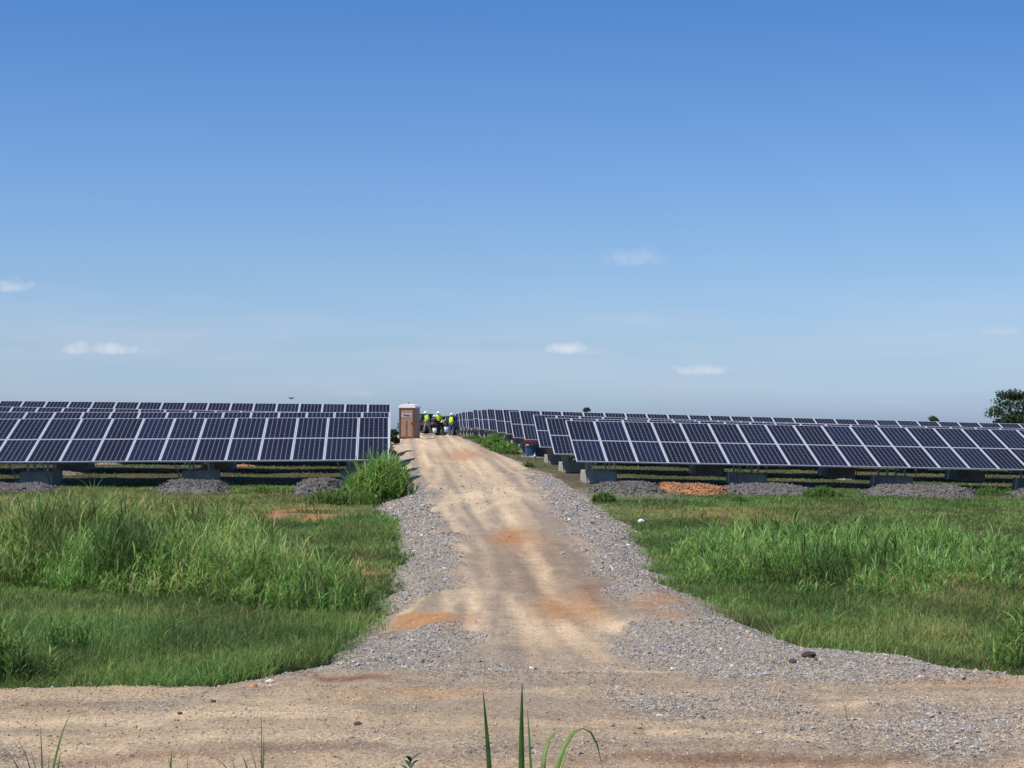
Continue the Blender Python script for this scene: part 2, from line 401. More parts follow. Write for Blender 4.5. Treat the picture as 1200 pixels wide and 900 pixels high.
# ------------------------------------------------------------------ road and drive
def gravel_amount(px, py, x, y, sd):
    """1 = loose crushed stone, 0 = packed dirt"""
    u = x + K * y; px, py = warp(px, py, x, y)
    tr = sdist(TRACK, x, y) + (fbm(x, y * .5, 1.5, 5, 21) - .5) * 1.0
    g = 1 - sstep(-.12, .30, tr)
    g *= 1 - .5 * sstep(48, 62, y)
    side = np.maximum.reduce([.55 * gblob(px, py, 1080, 852, 260, 26, .8), .5 * gblob(px, py, 700, 790, 130, 24, .8), .45 * gblob(px, py, 10, 878, 80, 16, .7), .45 * gblob(px, py, 560, 780, 80, 26, .8), .3 * gblob(px, py, 600, 880, 300, 14, .8), .3 * gblob(px, py, 200, 815, 200, 8, .8), .16 * gblob(px, py, 560, 560, 90, 60, .8), .8 * gblob(px, py, 1150, 862, 330, 34, .9), .6 * gblob(px, py, 820, 820, 160, 24, .9)])
    g = g * (1 - .8 * np.maximum(gblob(px, py, 768, 706, 46, 20, .8), .8 * gblob(px, py, 700, 660, 20, 30, .9)))
    return np.clip(np.maximum(g * (.25 + 1.35 * fbm(x, y * .6, 1.7, 5, 31)), side * 1.6 * fbm(x, y * .5, 2.4, 4, 33)), 0, 1)
TRACK = poly([(470, 520), (478, 545), (490, 570), (496, 600), (516, 635), (522, 660), (532, 685), (512, 706), (468, 716), (468, 738), (530, 743), (545, 760), (530, 785), (470, 800), (350, 803), (270, 806), (0, 818)]) 
TRACK = np.vstack([[(u_, v_) for u_, v_ in ((-K * 250 + 1.2, 250),)], TRACK, [(-30, 10.9), (-30, 5), (30, 5), (30, 11.0)], poly([(1200, 806), (1100, 808), (1010, 819), (800, 817), (745, 800), (722, 775), (740, 752), (772, 742), (728, 715), (712, 700), (697, 667), (675, 633), (650, 600), (626, 562), (587, 536), (552, 516)]), [(-K * 250 + 4.8, 250)]])
LP = ([505, 545, 600, 640, 690, 740, 790, 830], [478, 480, 497, 528, 540, 515, 400, 250]); RP = ([505, 560, 600, 640, 700, 740, 790, 830], [540, 617, 640, 668, 712, 775, 960, 1200])
def road_color(x, y, z, sd):
    px, py = w2p(x, y, z); u = x + K * y; px0, py0 = px, py; px, py = warp(px, py, x, y)
    tan = np.array([.50, .37, .24]); grey = np.array([.31, .245, .182]); pale = np.array([.72, .54, .34]); orange = np.array([.43, .225, .105]); stone = np.array([.31, .28, .235]); red = np.array([.23, .125, .08])
    front = 1 - sstep(11.2, 12.6, y + (fbm(x, y, .7, 3, 8) - .5) * 1.2)
    # streaks along the traffic: along x on the front road, along the axis on the drive
    st_f = fbm(x * .22, y * 3.2, 1, 5, 11); st_d = fbm(u * 4.0, y * .16, 1, 4, 12); blot = fbm(x * 1.3, y * .42, .9, 5, 13)
    lf, rt = np.interp(py0, *LP), np.interp(py0, *RP); v = (px0 - lf) / (rt - lf)
    st_v = fbm(v * 13 + .5 * fbm(x, y * .3, .8, 2, 55), np.log(np.maximum(y, 5)) * 2.2, 1, 5, 56)
    blot2 = fbm(x * 2.2, y * .8, 1, 5, 57)
    st = front * (st_f * .75 + blot2 * .25) + (1 - front) * (st_v * .72 + blot2 * .28)
    t = (sstep(.40, .60, st) * (1 - .7 * gblob(px0, py0, 612, 655, 120, 50, .8)))[:, None]
    c = grey * (1 - t) + tan * t
    c = c * (1 - .35 * front[:, None]) + tan * .35 * front[:, None]
    wheel = np.maximum(np.exp(-((v - .22 - .05 * np.sin(y * .35)) / .055) ** 2), np.exp(-((v - .66) / .07) ** 2)) * .8 * (1 - front) + .35 * np.exp(-((v - .42) / .03) ** 2) * (1 - front)
    px1, py1 = px, py; px, py = px0 + (px - px0) * .3, py0 + (py - py0) * .3
    p = np.maximum.reduce([wheel * (.3 + .9 * fbm(v * 3, y * .22, 1, 3, 58)),
        gline(px, py, [(622, 640), (640, 680), (662, 715), (720, 735), (800, 742)], 7, 14), gline(px, py, [(575, 612), (600, 640), (640, 690)], 3, 4) * .4,
        gline(px, py, [(530, 610), (545, 660), (556, 715), (566, 745)], 6, 12) * .8, gline(px, py, [(505, 612), (520, 670), (525, 720)], 4, 6) * .35,
        gline(px, py, [(500, 600), (545, 582), (600, 575)], 7, 7) * .8, gline(px, py, [(560, 598), (610, 580), (650, 585)], 6, 8) * .6, gline(px, py, [(590, 700), (600, 730), (640, 745)], 8, 12) * .7,
        gblob(px, py, 560, 545, 60, 14, .9) * .35, gblob(px, py, 520, 525, 60, 8, .8) * .45, gblob(px, py, 660, 740, 120, 16, .9) * .55,
        gline(px, py, [(0, 845), (200, 838), (420, 832)], 6, 9) * .8, gline(px, py, [(0, 868), (300, 866), (560, 872)], 7, 5) * .5, gline(px, py, [(760, 856), (860, 862), (960, 866)], 7, 3) * .8, gline(px, py, [(800, 822), (960, 826), (1100, 824)], 4, 4) * .7])
    p = np.clip(p * (.1 + 1.7 * st), 0, .9)[:, None]; c = c * (1 - p) + pale * p
    px, py = px0 + (px1 - px0) * .6, py0 + (py1 - py0) * .6
    o = np.maximum.reduce([gblob(px, py, 600, 626, 30, 11, .7), gblob(px, py, 665, 712, 62, 22, .8) * .7, gblob(px, py, 505, 726, 42, 11, .4), gblob(px, py, 440, 723, 18, 8, .5), gblob(px, py, 775, 708, 26, 16, .7) * .8,
                           gblob(px, py, 545, 533, 30, 8, .8) * .55, gblob(px, py, 1110, 801, 50, 5, .6) * .7, gblob(px, py, 1170, 800, 40, 8, .6) * .6, gblob(px, py, 500, 812, 90, 10, .9) * .35, gblob(px, py, 620, 640, 34, 12, .8) * .4])
    o = np.clip(o * (-.1 + 2.3 * (.5 * blot2 + .5 * st)) , 0, .95)[:, None]; c = c * (1 - o) + orange * o
    dk = np.maximum.reduce([gblob(px, py, 300, 880, 500, 7, .9) * .5, gblob(px, py, 850, 893, 300, 9, .8) * .7, gblob(px, py, 400, 786, 70, 4, .7) * .9, gblob(px, py, 640, 670, 90, 34, .7) * .25, gblob(px, py, 700, 690, 26, 20, .8) * .5, gblob(px, py, 20, 822, 120, 6, .8) * .4])
    dk = np.clip(dk * (.4 + 1.3 * fbm(x * .6, y * 2.5, 1, 4, 19)), 0, 1)[:, None]; c = c * (1 - dk) + red * dk
    ln = front * np.exp(-((fbm(x * .07, y * 4.2, 1, 3, 121) - .5) / .02) ** 2) * sstep(.42, .6, fbm(x * .35, y * 1.2, 1, 3, 122)) * .55
    c = c * (1 - ln[:, None]) + np.array([.30, .19, .115]) * ln[:, None]
    gr = gravel_amount(px0, py0, x, y, sd)
    c = c * (1 - gr[:, None] * .85) + stone * gr[:, None] * .85
    return c, gr
def road_z(x, y, sd):
    u = x + K * y
    front = 1 - sstep(11.2, 12.6, y)
    z = G(x, y) - .06 + .17 * sstep(-.15, .7, sd)
    ruts = front * (fbm(x * .12, y * 2.6, 1, 3, 41) - .5) * .10 + (1 - front) * (fbm(u * 2.4, y * .09, 1, 3, 42) - .5) * .10
    return z + ruts + (fbm(x, y, 2.1, 4, 43) - .5) * .05 + (fbm(x, y, 9, 2, 44) - .5) * .018 + .16 * np.exp(-((y - 38) / 9.0) ** 2) * sstep(.3, 1.4, sd)
def build_strip(name, xs, ys, shear):
    X, Y = np.meshgrid(xs, ys); 
    if shear: X = X - K * Y
    sh = X.shape; x, y = X.ravel(), Y.ravel(); sd = road_sd(x, y); z = road_z(x, y, sd)
    c, gr = road_color(x, y, z, sd)
    F = grid_faces(sh[1], sh[0]); keep = (sd[F] > -.22).any(1); F = F[keep]
    used = np.unique(F); remap = -np.ones(len(x), int); remap[used] = np.arange(len(used))
    me = np_mesh(name, np.stack([x, y, z], 1)[used], remap[F], c[used], True, gr[used])
    return tag(link(name, me, [M_ROAD]), kind='structure')
SEAM = 11.0
build_strip('dirt_road', axis(-380, 380, [(-9, 9, .045)]), np.arange(5.6, SEAM + .001, .045), False)
ysd = [SEAM]
while ysd[-1] < 240: ysd.append(ysd[-1] + max(.045, .0042 * ysd[-1]))
def build_drive():
    # near part unsheared so that it meets the road, far part follows the axis
    build_strip('drive', np.arange(-9, 26, .05), [v for v in ysd if v < 15.2], False)
    d2 = build_strip('drive_far', np.arange(-4.5, 8.5, .06), [v for v in ysd if v > 14.9], True)
build_drive()
# one object for the whole drive
a = bpy.data.objects['drive']; b = bpy.data.objects['drive_far']
def join_np(a, b):
    def grab(o):
        me = o.data; V = np.empty(len(me.vertices) * 3, np.float32); me.vertices.foreach_get('co', V)
        F = np.empty(len(me.loops), np.int32); me.loops.foreach_get('vertex_index', F)
        c = np.empty(len(me.vertices) * 4, np.float32); me.attributes['tint'].data.foreach_get('color', c)
        l = np.empty(len(me.vertices), np.float32); me.attributes['loose'].data.foreach_get('value', l)
        return V.reshape(-1, 3), F.reshape(-1, 4), c.reshape(-1, 4)[:, :3], l
    Va, Fa, ca, la = grab(a); Vb, Fb, cb, lb = grab(b)
    Vb[:, 2] -= .004 * (Vb[:, 1] < 15.25)
    me = np_mesh('gravel_drive', np.vstack([Va, Vb]), np.vstack([Fa, Fb + len(Va)]), np.vstack([ca, cb]), True, np.concatenate([la, lb]))
    tag(link('gravel_drive', me, [M_ROAD]), kind='structure')
    bpy.data.objects.remove(a); bpy.data.objects.remove(b)
join_np(a, b)

# ------------------------------------------------------------------ stones
def octa():
    return np.array([[1,0,0],[-1,0,0],[0,1,0],[0,-1,0],[0,0,1],[0,0,-1]], float), np.array([[0,2,4],[2,1,4],[1,3,4],[3,0,4],[2,0,5],[1,2,5],[3,1,5],[0,3,5]])
def ico():
    bm = bmesh.new(); bmesh.ops.create_icosphere(bm, subdivisions=1, radius=1); V = np.array([v.co[:] for v in bm.verts]); F = np.array([[v.index for v in f.verts] for f in bm.faces]); bm.free(); return V, F
ICO = ico(); OCT = octa()
def scatter_stones(name, pts, size, cols, label, cat, shape=ICO):
    n = len(pts); ICO_V, ICO_F = shape; nv = len(ICO_V); V0 = ICO_V[None] * (0.75 + .5 * RNG.random((n, nv, 1))); V0 = V0 * (np.array([1, .8, .55]) * (0.8 + .4 * RNG.random((n, 1, 3)))) * size[:, None, None]
    q = RNG.normal(size=(n, 4)); q[:, 1:3] *= .35; q /= np.linalg.norm(q, axis=1)[:, None]
    w, x, y, z = q.T
    Rm = np.stack([1 - 2 * (y * y + z * z), 2 * (x * y - z * w), 2 * (x * z + y * w), 2 * (x * y + z * w), 1 - 2 * (x * x + z * z), 2 * (y * z - x * w), 2 * (x * z - y * w), 2 * (y * z + x * w), 1 - 2 * (x * x + y * y)], 1).reshape(n, 3, 3)
    V = np.einsum('nij,nkj->nki', Rm, V0) + pts[:, None, :]
    F = ICO_F[None] + (np.arange(n) * nv)[:, None, None]
    me = np_mesh(name, V.reshape(-1, 3), F.reshape(-1, 3), np.repeat(cols, nv, 0), False)
    return tag(link(name, me, [M_STONE]), label, cat, kind='stuff')
def stone_cols(n, warm=.22):
    base = np.array([.37, .345, .32]) * (.55 + .65 * RNG.random((n, 1)))
    w = RNG.random((n, 1)) < warm; base = np.where(w, base * np.array([1.15, .92, .68]), base)
    br = RNG.random((n, 1)) < .02; return np.clip(np.where(br, np.array([.62, .59, .54]), base), 0, .7)
def build_stones():
    P = []; Sz = []
    def band(n, y0, y1, umin, umax, big, thr=.25, pw=1.0):
        # points with density falling with distance
        t = RNG.random(n); y = y0 * (y1 / y0) ** (t ** pw); x = umin + (umax - umin) * RNG.random(n)
        if y0 > 12: x = x - K * y
        sd = road_sd(x, y); z = road_z(x, y, sd); px, py = w2p(x, y, z); g = gravel_amount(px, py, x, y, sd)
        ok = (sd > -.18) & (RNG.random(n) < sstep(thr - .2, thr + .6, g) ** 1.2 * .9 + .003)
        x, y, z = x[ok], y[ok], z[ok]; s = big * (.55 + .9 * RNG.random(len(x)) ** 2) * np.clip(y / 17, .8, 2.0) * (1 + 1.1 * (RNG.random(len(x)) < .04))
        P.append(np.stack([x, y, z + s * .15], 1)); Sz.append(s)
    band(330000, 8.4, 15.2, -5, 7.5, .0112)
    band(330000, 15.2, 60, -1.6, 6.8, .0112)
    P_, S_ = np.vstack(P), np.concatenate(Sz)
    print('gravel stones', len(P_))
    scatter_stones('loose_gravel', P_, S_, stone_cols(len(P_)), 'grey crushed stone banked along both shoulders of the dirt drive', 'gravel', OCT)
    # small grit all over the front road
    n = 42000; x = RNG.uniform(-4.6, 4.6, n); y = RNG.uniform(6.8, 12.2, n); sd = road_sd(x, y); z = road_z(x, y, sd)
    ok = (sd > 0) & (fbm(x, y, .8, 3, 77) + .25 * RNG.random(n) > .5) & (np.abs(x) < y * .36); x, y, z = x[ok], y[ok], z[ok]
    s = .003 + .009 * RNG.random(len(x)) ** 3
    c = np.array([.44, .35, .24]) * (.5 + .85 * RNG.random((len(x), 1)))
    scatter_stones('road_grit', np.stack([x, y, z + s * .2], 1), s, c, 'small tan grit pressed into the wide dirt road in front', 'grit', OCT)
build_stones()

# ------------------------------------------------------------------ grass
def blades_mesh(name, root, h, w, lean, az, cols, seg=3, curl=1.0, tipw=.05):
    """each blade a tapering ribbon bending over; az = facing, lean = horizontal reach relative to h"""
    n = len(root); t = np.linspace(0, 1, seg + 1)[None, :]
    reach = (lean * h)[:, None] * (t ** 1.7) * curl
    up = h[:, None] * (t - .35 * np.clip(lean, 0, 1.6)[:, None] * t ** 2.6)
    dx, dy = np.cos(az)[:, None], np.sin(az)[:, None]
    cx = root[:, 0:1] + dx * reach; cy = root[:, 1:2] + dy * reach; cz = root[:, 2:3] + up
    ww = w[:, None] * (.55 + 1.3 * t * (1 - t) * 1.6) * (1 - t ** 3 * (1 - tipw)) * .5
    ta = az + np.pi / 2 + RNG.normal(0, .5, n); sx, sy = np.cos(ta)[:, None] * ww, np.sin(ta)[:, None] * ww
    A = np.stack([cx - sx, cy - sy, cz], 2); B = np.stack([cx + sx, cy + sy, cz], 2)
    V = np.stack([A, B], 2).reshape(n, -1, 3)             # n, (seg+1)*2, 3
    base = np.arange(n)[:, None, None] * (seg + 1) * 2; k = np.arange(seg)[None, :, None] * 2
    F = (base + k + np.array([0, 1, 3, 2])[None, None, :]).reshape(-1, 4)
    return np_mesh(name, V.reshape(-1, 3), F, np.repeat(cols, (seg + 1) * 2, 0), True)
LUSH = np.array([.165, .280, .062]); DEEP = np.array([.068, .145, .032]); YEL = np.array([.28, .27, .085]); STRAW = np.array([.34, .27, .13])
def turf_height(px, py, x, y):
    h = np.full_like(px, .075)
    h = h + .07 * gblob(px, py, 180, 765, 300, 60, .5) + .10 * gblob(px, py, 425, 622, 52, 22, .5) + .06 * gblob(px, py, 430, 760, 60, 40, .6)
    h = h + .05 * gblob(px, py, 1000, 735, 330, 55, .7) + .10 * gblob(px, py, 60, 590, 300, 16, .7) + .06 * gblob(px, py, 1000, 592, 260, 8, .8)
    return h * (.6 + .8 * fbm(x, y, 1.1, 4, 51))
def dryness(px, py, x, y):
    d = .75 * gblob(px, py, 120, 590, 330, 18, .8) + .5 * gblob(px, py, 430, 665, 40, 38, .7) + .45 * gblob(px, py, 950, 605, 330, 11, .8) + .35 * gblob(px, py, 1120, 690, 120, 50, .9) + .35 * gblob(px, py, 40, 650, 90, 22, .8) + .2 * gblob(px, py, 1000, 700, 300, 60, .9)
    return np.clip(d + (fbm(x, y, .6, 4, 61) - .5) * 1.1, 0, 1)
def build_turf():
    n = 860000; t = RNG.random(n)
    y = 10.6 * (75 / 10.6) ** (t ** 1.12); sp = y * .36 + 3.6; x = RNG.uniform(-1, 1, n) * sp
    sd = road_sd(x, y); z0 = G(x, y) + (fbm(x, y, .5, 4, 1) - .5) * .10 + (fbm(x, y, 3, 3, 5) - .5) * .05; px, py = w2p(x, y, z0); u = x + K * y
    soil = soil_mask(px, py, x, y)
    under = sstep(50.5, 52, y - K * (u + .1)) * (.75 + 0 * y) # thin below the tables
    grey = sstep(38, 46, y) * sstep(4.4, 5.0, u) * (1 - sstep(7.2, 9, u)) * (y < 62)
    keep = (sd < .06 + .34 * (RNG.random(n) - .62)) & (RNG.random(n) > soil * 1.1) & (RNG.random(n) > under * .93) & (RNG.random(n) > grey * .93)
    x, y, z0, px, py = x[keep], y[keep], z0[keep], px[keep], py[keep]; m = len(x); print('turf blades', m)
    h = turf_height(px, py, x, y) * (.6 + .8 * RNG.random(m)); w = np.maximum(.005, y * .00042) * (.7 + .7 * RNG.random(m)) 
    d = dryness(px, py, x, y)[:, None]; r = RNG.random((m, 1))
    c = DEEP * (1 - r) + LUSH * r; c = c * (1 - d) + YEL * d; c = np.where(RNG.random((m, 1)) < .05 + .12 * d, STRAW, c); c = c * (.75 + .5 * RNG.random((m, 1))) * (.85 + .6 * sstep(.35, .65, fbm(x, y * .6, 1.1, 4, 83)))[:, None]
    lean = np.abs(RNG.normal(.8, .4, m)); az = RNG.uniform(0, 2 * np.pi, m)
    me = blades_mesh('turf', np.stack([x, y, z0 - .01], 1), h, w, lean, az, c, 2)
    tag(link('short_grass', me, [M_GRASS]), 'low green turf covering the ground on both sides of the drive', 'grass', kind='stuff')
build_turf()

def stems_to_leaves(x, y, z, H, leaves, w, lf=.55, dry=None, spread=.9, lum=1.0, lrange=(.12, 1.0)):
    """johnson-grass stems: every stem carries long arching leaves; returns arrays for blades_mesh"""
    n = len(x); sa = RNG.uniform(0, 2 * np.pi, n); sl = RNG.normal(0, .16, n)
    Rt, Hh, Ww, Ln, Az, Cc = [], [], [], [], [], []
    tone = RNG.random((n, 1))
    for k in range(leaves):
        f = lrange[0] + (lrange[1] - lrange[0]) * (k + RNG.random(n)) / leaves
        rx = x + np.cos(sa) * sl * H * f; ry = y + np.sin(sa) * sl * H * f; rz = z + H * f * .72
        hh = H * lf * (1.05 - .45 * f) * (.6 + .7 * RNG.random(n))
        Rt.append(np.stack([rx, ry, rz], 1)); Hh.append(hh); Ww.append(w * (.6 + .7 * RNG.random(n)))
        Ln.append(np.clip(RNG.normal(spread, .35, n) * (1.15 - .5 * f), .08, 1.7)); Az.append(RNG.uniform(0, 2 * np.pi, n))
        r = np.clip(tone * .5 + .7 * RNG.random((n, 1)) - .1, 0, 1); c = (DEEP * 1.1) * (1 - r) + LUSH * 1.25 * r
        dd = (.25 if dry is None else dry[:, None]); q = RNG.random((n, 1)) < dd * .55; c = np.where(q, YEL, c)
        c = np.where(RNG.random((n, 1)) < .035, STRAW, c); Cc.append(c * lum * (.8 + .4 * RNG.random((n, 1))))
    # the stem itself
    Rt.append(np.stack([x, y, z - .02], 1)); Hh.append(H * .95); Ww.append(np.full(n, 1) * w * .45); Ln.append(np.abs(sl)); Az.append(sa); Cc.append(np.tile(LUSH, (n, 1)))
    return tuple(np.concatenate(a) for a in (Rt, Hh, Ww, Ln, Az, Cc))
def gz(x, y): return G(x, y) + (fbm(x, y, .5, 4, 1) - .5) * .10
def patch_stems(polypx, n, edge=.5, clump=.0):
    P = poly(polypx); lo, hi = P.min(0), P.max(0); x = RNG.uniform(lo[0], hi[0], n * 4); y = RNG.uniform(lo[1], hi[1], n * 4)
    sd = sdist(P, x, y) + (fbm(x, y, 1.2, 3, 71) - .5) * edge * 2.4
    ok = (sd > 0) & (fbm(x, y, 1.6, 3, 72) > clump) & (road_sd(x, y) < -.15); x, y, sd = x[ok][:n], y[ok][:n], sd[ok][:n]
    return x, y, sd
def build_tall():
    x, y, sd = patch_stems([(-60, 690), (0, 694), (100, 704), (300, 718), (405, 730), (440, 728), (440, 708), (400, 688), (330, 664), (290, 640), (240, 620), (-60, 618)], 8600, .45, .22)
    px, py = w2p(x, y, gz(x, y))
    H = (.32 + .50 * sstep(0, 1.0, sd)) * (.5 + .95 * fbm(x, y, 1.1, 3, 73)) * (.75 + .4 * RNG.random(len(x)))
    H *= 1 - .25 * sstep(20, 29, y)
    a = stems_to_leaves(x, y, gz(x, y), H, 8, .0125 * np.clip(y / 17, .9, 1.6), .52, np.clip(.15 + 1.1 * sstep(16, 24, y) + 1.6 * (fbm(x, y, .8, 3, 74) - .5), 0, 1.4), .85)
    a = a[:5] + (np.clip(a[5] * 1.35 * (.50 + 1.05 * sstep(.33, .66, fbm(a[0][:, 0], a[0][:, 1], 1.2, 4, 81)))[:, None] * (.7 + .6 * RNG.random((len(a[5]), 1))), 0, .5),)
    tag(link('tall_grass', blades_mesh('tall_grass', *a, seg=4), [M_GRASS]), 'big stand of tall arching grass on the left of the drive', 'tall grass', kind='stuff')
    x, y, sd = patch_stems([(768, 660), (800, 682), (880, 700), (980, 706), (1080, 716), (1150, 706), (1190, 676), (1200, 652), (1120, 645), (1000, 640), (900, 636), (800, 642)], 1700, .7, .36)
    H = (.22 + .30 * sstep(0, 1.2, sd)) * (.75 + .5 * fbm(x, y, .9, 3, 75)) * (.7 + .5 * RNG.random(len(x))) * (.55 + .9 * fbm(x, y, 1.6, 3, 79))
    a = stems_to_leaves(x, y, gz(x, y), H, 8, .013 * np.clip(y / 17, .9, 1.5), .6, np.clip((fbm(x, y, .8, 3, 76) - .45) * 1.2, 0, 1), .9)
    a = a[:5] + (np.clip(a[5] * 1.2 * (.5 + 1.0 * sstep(.33, .66, fbm(a[0][:, 0], a[0][:, 1], 1.2, 4, 82)))[:, None] * (.7 + .6 * RNG.random((len(a[5]), 1))), 0, .5),)
    tag(link('tall_grass', blades_mesh('tall_grass_right', *a, seg=4), [M_GRASS]), 'looser stand of tall grass in the field on the right of the drive', 'tall grass', kind='stuff')
    # scattered medium tufts in the turf, far strip by the tables
    n = 2600; t = RNG.random(n); y = 12.5 * (47 / 12.5) ** t; x = RNG.uniform(-1, 1, n) * (y * .35 + .5); px, py = w2p(x, y, gz(x, y))
    ok = (road_sd(x, y) < -.25) & (fbm(x, y, .7, 3, 78) > .5) & (RNG.random(n) > soil_mask(px, py, x, y)); x, y = x[ok], y[ok]
    H = .12 + .16 * RNG.random(len(x)) ** 1.5
    a = stems_to_leaves(x, y, gz(x, y), H, 6, .009 * np.clip(y / 15, .9, 2), .7, np.full(len(x), .5), .9)
    tag(link('grass_tufts', blades_mesh('grass_tufts', *a, seg=3), [M_GRASS]), 'scattered taller tufts sticking out of the low turf', 'grass', kind='stuff')
build_tall()

def clump(name, base_px, n, radius, height, label, cat, leaves=9, w=.018, spread=.8, dry=.1, zoff=0, lum=1.0, depth=None, lf=.55, flat=.8):
    p = gp(*base_px) if depth is None else None
    cx, cy = (p[0], p[1]) if p is not None else (float(at(base_px[0], 700, depth)[0]), depth)
    if name == 'weed_clump': radius *= .85; n = int(n * 1.5)
    r = radius * RNG.random(n) ** .75; th = RNG.uniform(0, 2 * np.pi, n); x = r * np.cos(th); y = r * np.sin(th) * flat
    H = height * (1 - .45 * (r / radius) ** 2) * (.7 + .45 * RNG.random(n))
    gz0 = float(gz(np.array([cx]), np.array([cy]))[0]); z = gz(x + cx, y + cy) - gz0 + zoff
    a = stems_to_leaves(x, y, z, H, leaves, np.full(n, w), lf, np.full(n, dry), spread, lum)
    o = link(name, blades_mesh(name, *a, seg=5), [M_GRASS], loc=(cx, cy, gz0))
    return tag(o, label, cat)
clump('grass_clump', (446, 590), 230, .8, 1.28, 'large leafy clump of tall grass at the road end of the front left solar table', 'grass clump', 9, .028, .85, .25, lum=1.6)
clump('grass_clump', (398, 594), 120, .9, .5, 'lower spreading grass clump just left of the big clump by the solar table end', 'grass clump', 8, .028, .85, .2)
clump('grass_clump', (-6, 798), 60, .42, .46, 'dark grass clump cut by the left edge of the photo at the roadside', 'grass clump', 9, .016, .9, .2)
clump('grass_clump', (74, 770), 34, .22, .34, 'small upright grass clump standing in the left turf near the road', 'grass clump', 7, .013, .8, .05)
clump('grass_clump', (1206, 785), 46, .34, .5, 'light green arching grass clump at the right edge beside the gravel', 'grass clump', 8, .014, 1.1, .5, lum=1.25)
clump('weed_clump', (708, 590), 60, .35, .28, 'bushy green weed growing on the gravel mound under the first right table', 'weed', 9, .03, .8, .1)
clump('weed_clump', (592, 531), 90, .85, .62, 'nearest of the green weeds at the drive edge below the middle right tables', 'weed', 9, .045, 1.0, .0, flat=1.6, lum=1.2)
clump('weed_clump', (580, 527), 90, .85, .85, 'tallest green weed at the drive edge below the middle right tables', 'weed', 9, .045, 1.0, .0, flat=1.6, lum=1.2)
clump('weed_clump', (567, 520), 110, .8, .40, 'low green weeds at the drive edge just behind the tallest weed', 'weed', 9, .05, 1.0, .0, flat=2.2, lum=1.1)
clump('weed_clump', (552, 514), 80, .9, .30, 'farthest low weeds along the drive edge, next to the lone worker', 'weed', 9, .05, 1.0, .0, flat=3.5, lum=1.1)
clump('weed_clump', (619, 548), 40, .3, .25, 'tiny green weed alone in the gravel beside the drive', 'weed', 8, .03, .9, .0)
clump('weed_clump', (598, 533), 70, .5, .3, 'low olive weed at the corner of the third concrete block row', 'weed', 8, .03, .9, .4)
clump('weed_clump', (963, 585), 110, .65, .36, 'grass tuft between the two grey gravel mounds on the right', 'weed', 8, .026, .8, .1)
clump('weed_clump', (1160, 582), 70, 1.1, .34, 'grass tuft at the far right just before the last gravel mound', 'weed', 8, .026, .8, .1)
clump('weed_clump', (866, 590), 45, .35, .2, 'small dark weed at the foot of the middle gravel mound on the right', 'weed', 8, .024, .9, .0)
clump('weed_clump', (312, 580), 60, 1.2, .28, 'grass tuft in front of the shaded ground under the front left table', 'weed', 8, .026, .8, .3)

# foreground plants on the near verge: individually shaped long leaves
def ribbon(mb, pts, widths, side):
    bm = mb.bm; prev = None; side = Vector(side).normalized()
    P = [Vector(p) for p in pts]
    for i, (p, w) in enumerate(zip(P, widths)):
        d = (P[min(i + 1, len(P) - 1)] - P[max(i - 1, 0)]).normalized(); s = (side - d * side.dot(d)).normalized(); nrm = d.cross(s) * w * .22
        ring = [bm.verts.new(p - s * w / 2 + nrm), bm.verts.new(p), bm.verts.new(p + s * w / 2 + nrm)]
        if prev:
            for k in (0, 1):
                f = bm.faces.new((prev[k], prev[k + 1], ring[k + 1], ring[k])); f.smooth = True
        prev = ring
def bez(pts, n=14):
    P = [Vector(p) for p in pts]; out = []
    for i in range(n):
        t = i / (n - 1); Q = list(P)
        while len(Q) > 1: Q = [Q[k].lerp(Q[k + 1], t) for k in range(len(Q) - 1)]
        out.append(Q[0])
    return out
def leafy(name, D, leaves, label, cat, col):
    """leaves: (list of (px,py) control points from root to tip, width m, depth change to tip)"""
    root = at(leaves[0][0][0][0], leaves[0][0][0][1], D); root.z = Gs(root.x, D)
    e = empty(name, root); tag(e, label, cat)
    m = simple(name + '_leaf', col, .5, 0, .25, 20)
    nt = m.node_tree; b = [n for n in nt.nodes if n.type == 'BSDF_PRINCIPLED'][0]; o = [n for n in nt.nodes if n.type == 'OUTPUT_MATERIAL'][0]
    t = nt.nodes.new('ShaderNodeBsdfTranslucent'); src = b.inputs['Base Color'].links[0].from_socket; nt.links.new(src, t.inputs[0])
    mx = nt.nodes.new('ShaderNodeMixShader'); mx.inputs[0].default_value = .4; nt.links.new(b.outputs[0], mx.inputs[1]); nt.links.new(t.outputs[0], mx.inputs[2]); nt.links.new(mx.outputs[0], o.inputs[0])
    for i, (pts, w, dd) in enumerate(leaves):
        n = len(pts); P = [at(px, py, D + dd * k / max(1, n - 1)) - root for k, (px, py) in enumerate(pts)]
        foot = Vector((P[0].x * .25, 0, 0)); P = [foot, (foot + P[0]) / 2 + Vector((0, 0, .02))] + P
        B = bez(P, 18); ws = [w * (.35 + .65 * min(1, (k / 17) * 3)) * (1 - (k / 17) ** 4 * .93) for k in range(18)]
        mb = MB(); ribbon(mb, B, ws, (1, random.uniform(-.5, .5), 0)); mb.build('leaf', m, e)
    return e
G1 = (.17, .29, .05); G2 = (.10, .19, .04)
leafy('long_grass_plant', 5.6, [
    ([(645, 930), (630, 900), (690, 780), (706, 900)], .020, .25), ([(632, 930), (630, 880), (640, 850), (664, 856)], .020, .2),
    ([(622, 930), (622, 880), (618, 830)], .012, .05), ([(650, 935), (655, 905), (662, 885), (668, 870)], .010, .1)], 'young grass plant with two broad leaves arching over in the near foreground', 'grass plant', G1)
leafy('long_grass_plant', 5.4, [([(612, 960), (610, 880), (612, 800)], .026, -.1), ([(606, 950), (606, 930), (609, 915)], .008, 0)], 'single straight broad grass blade at the bottom centre, the tallest in front', 'grass plant', G1)
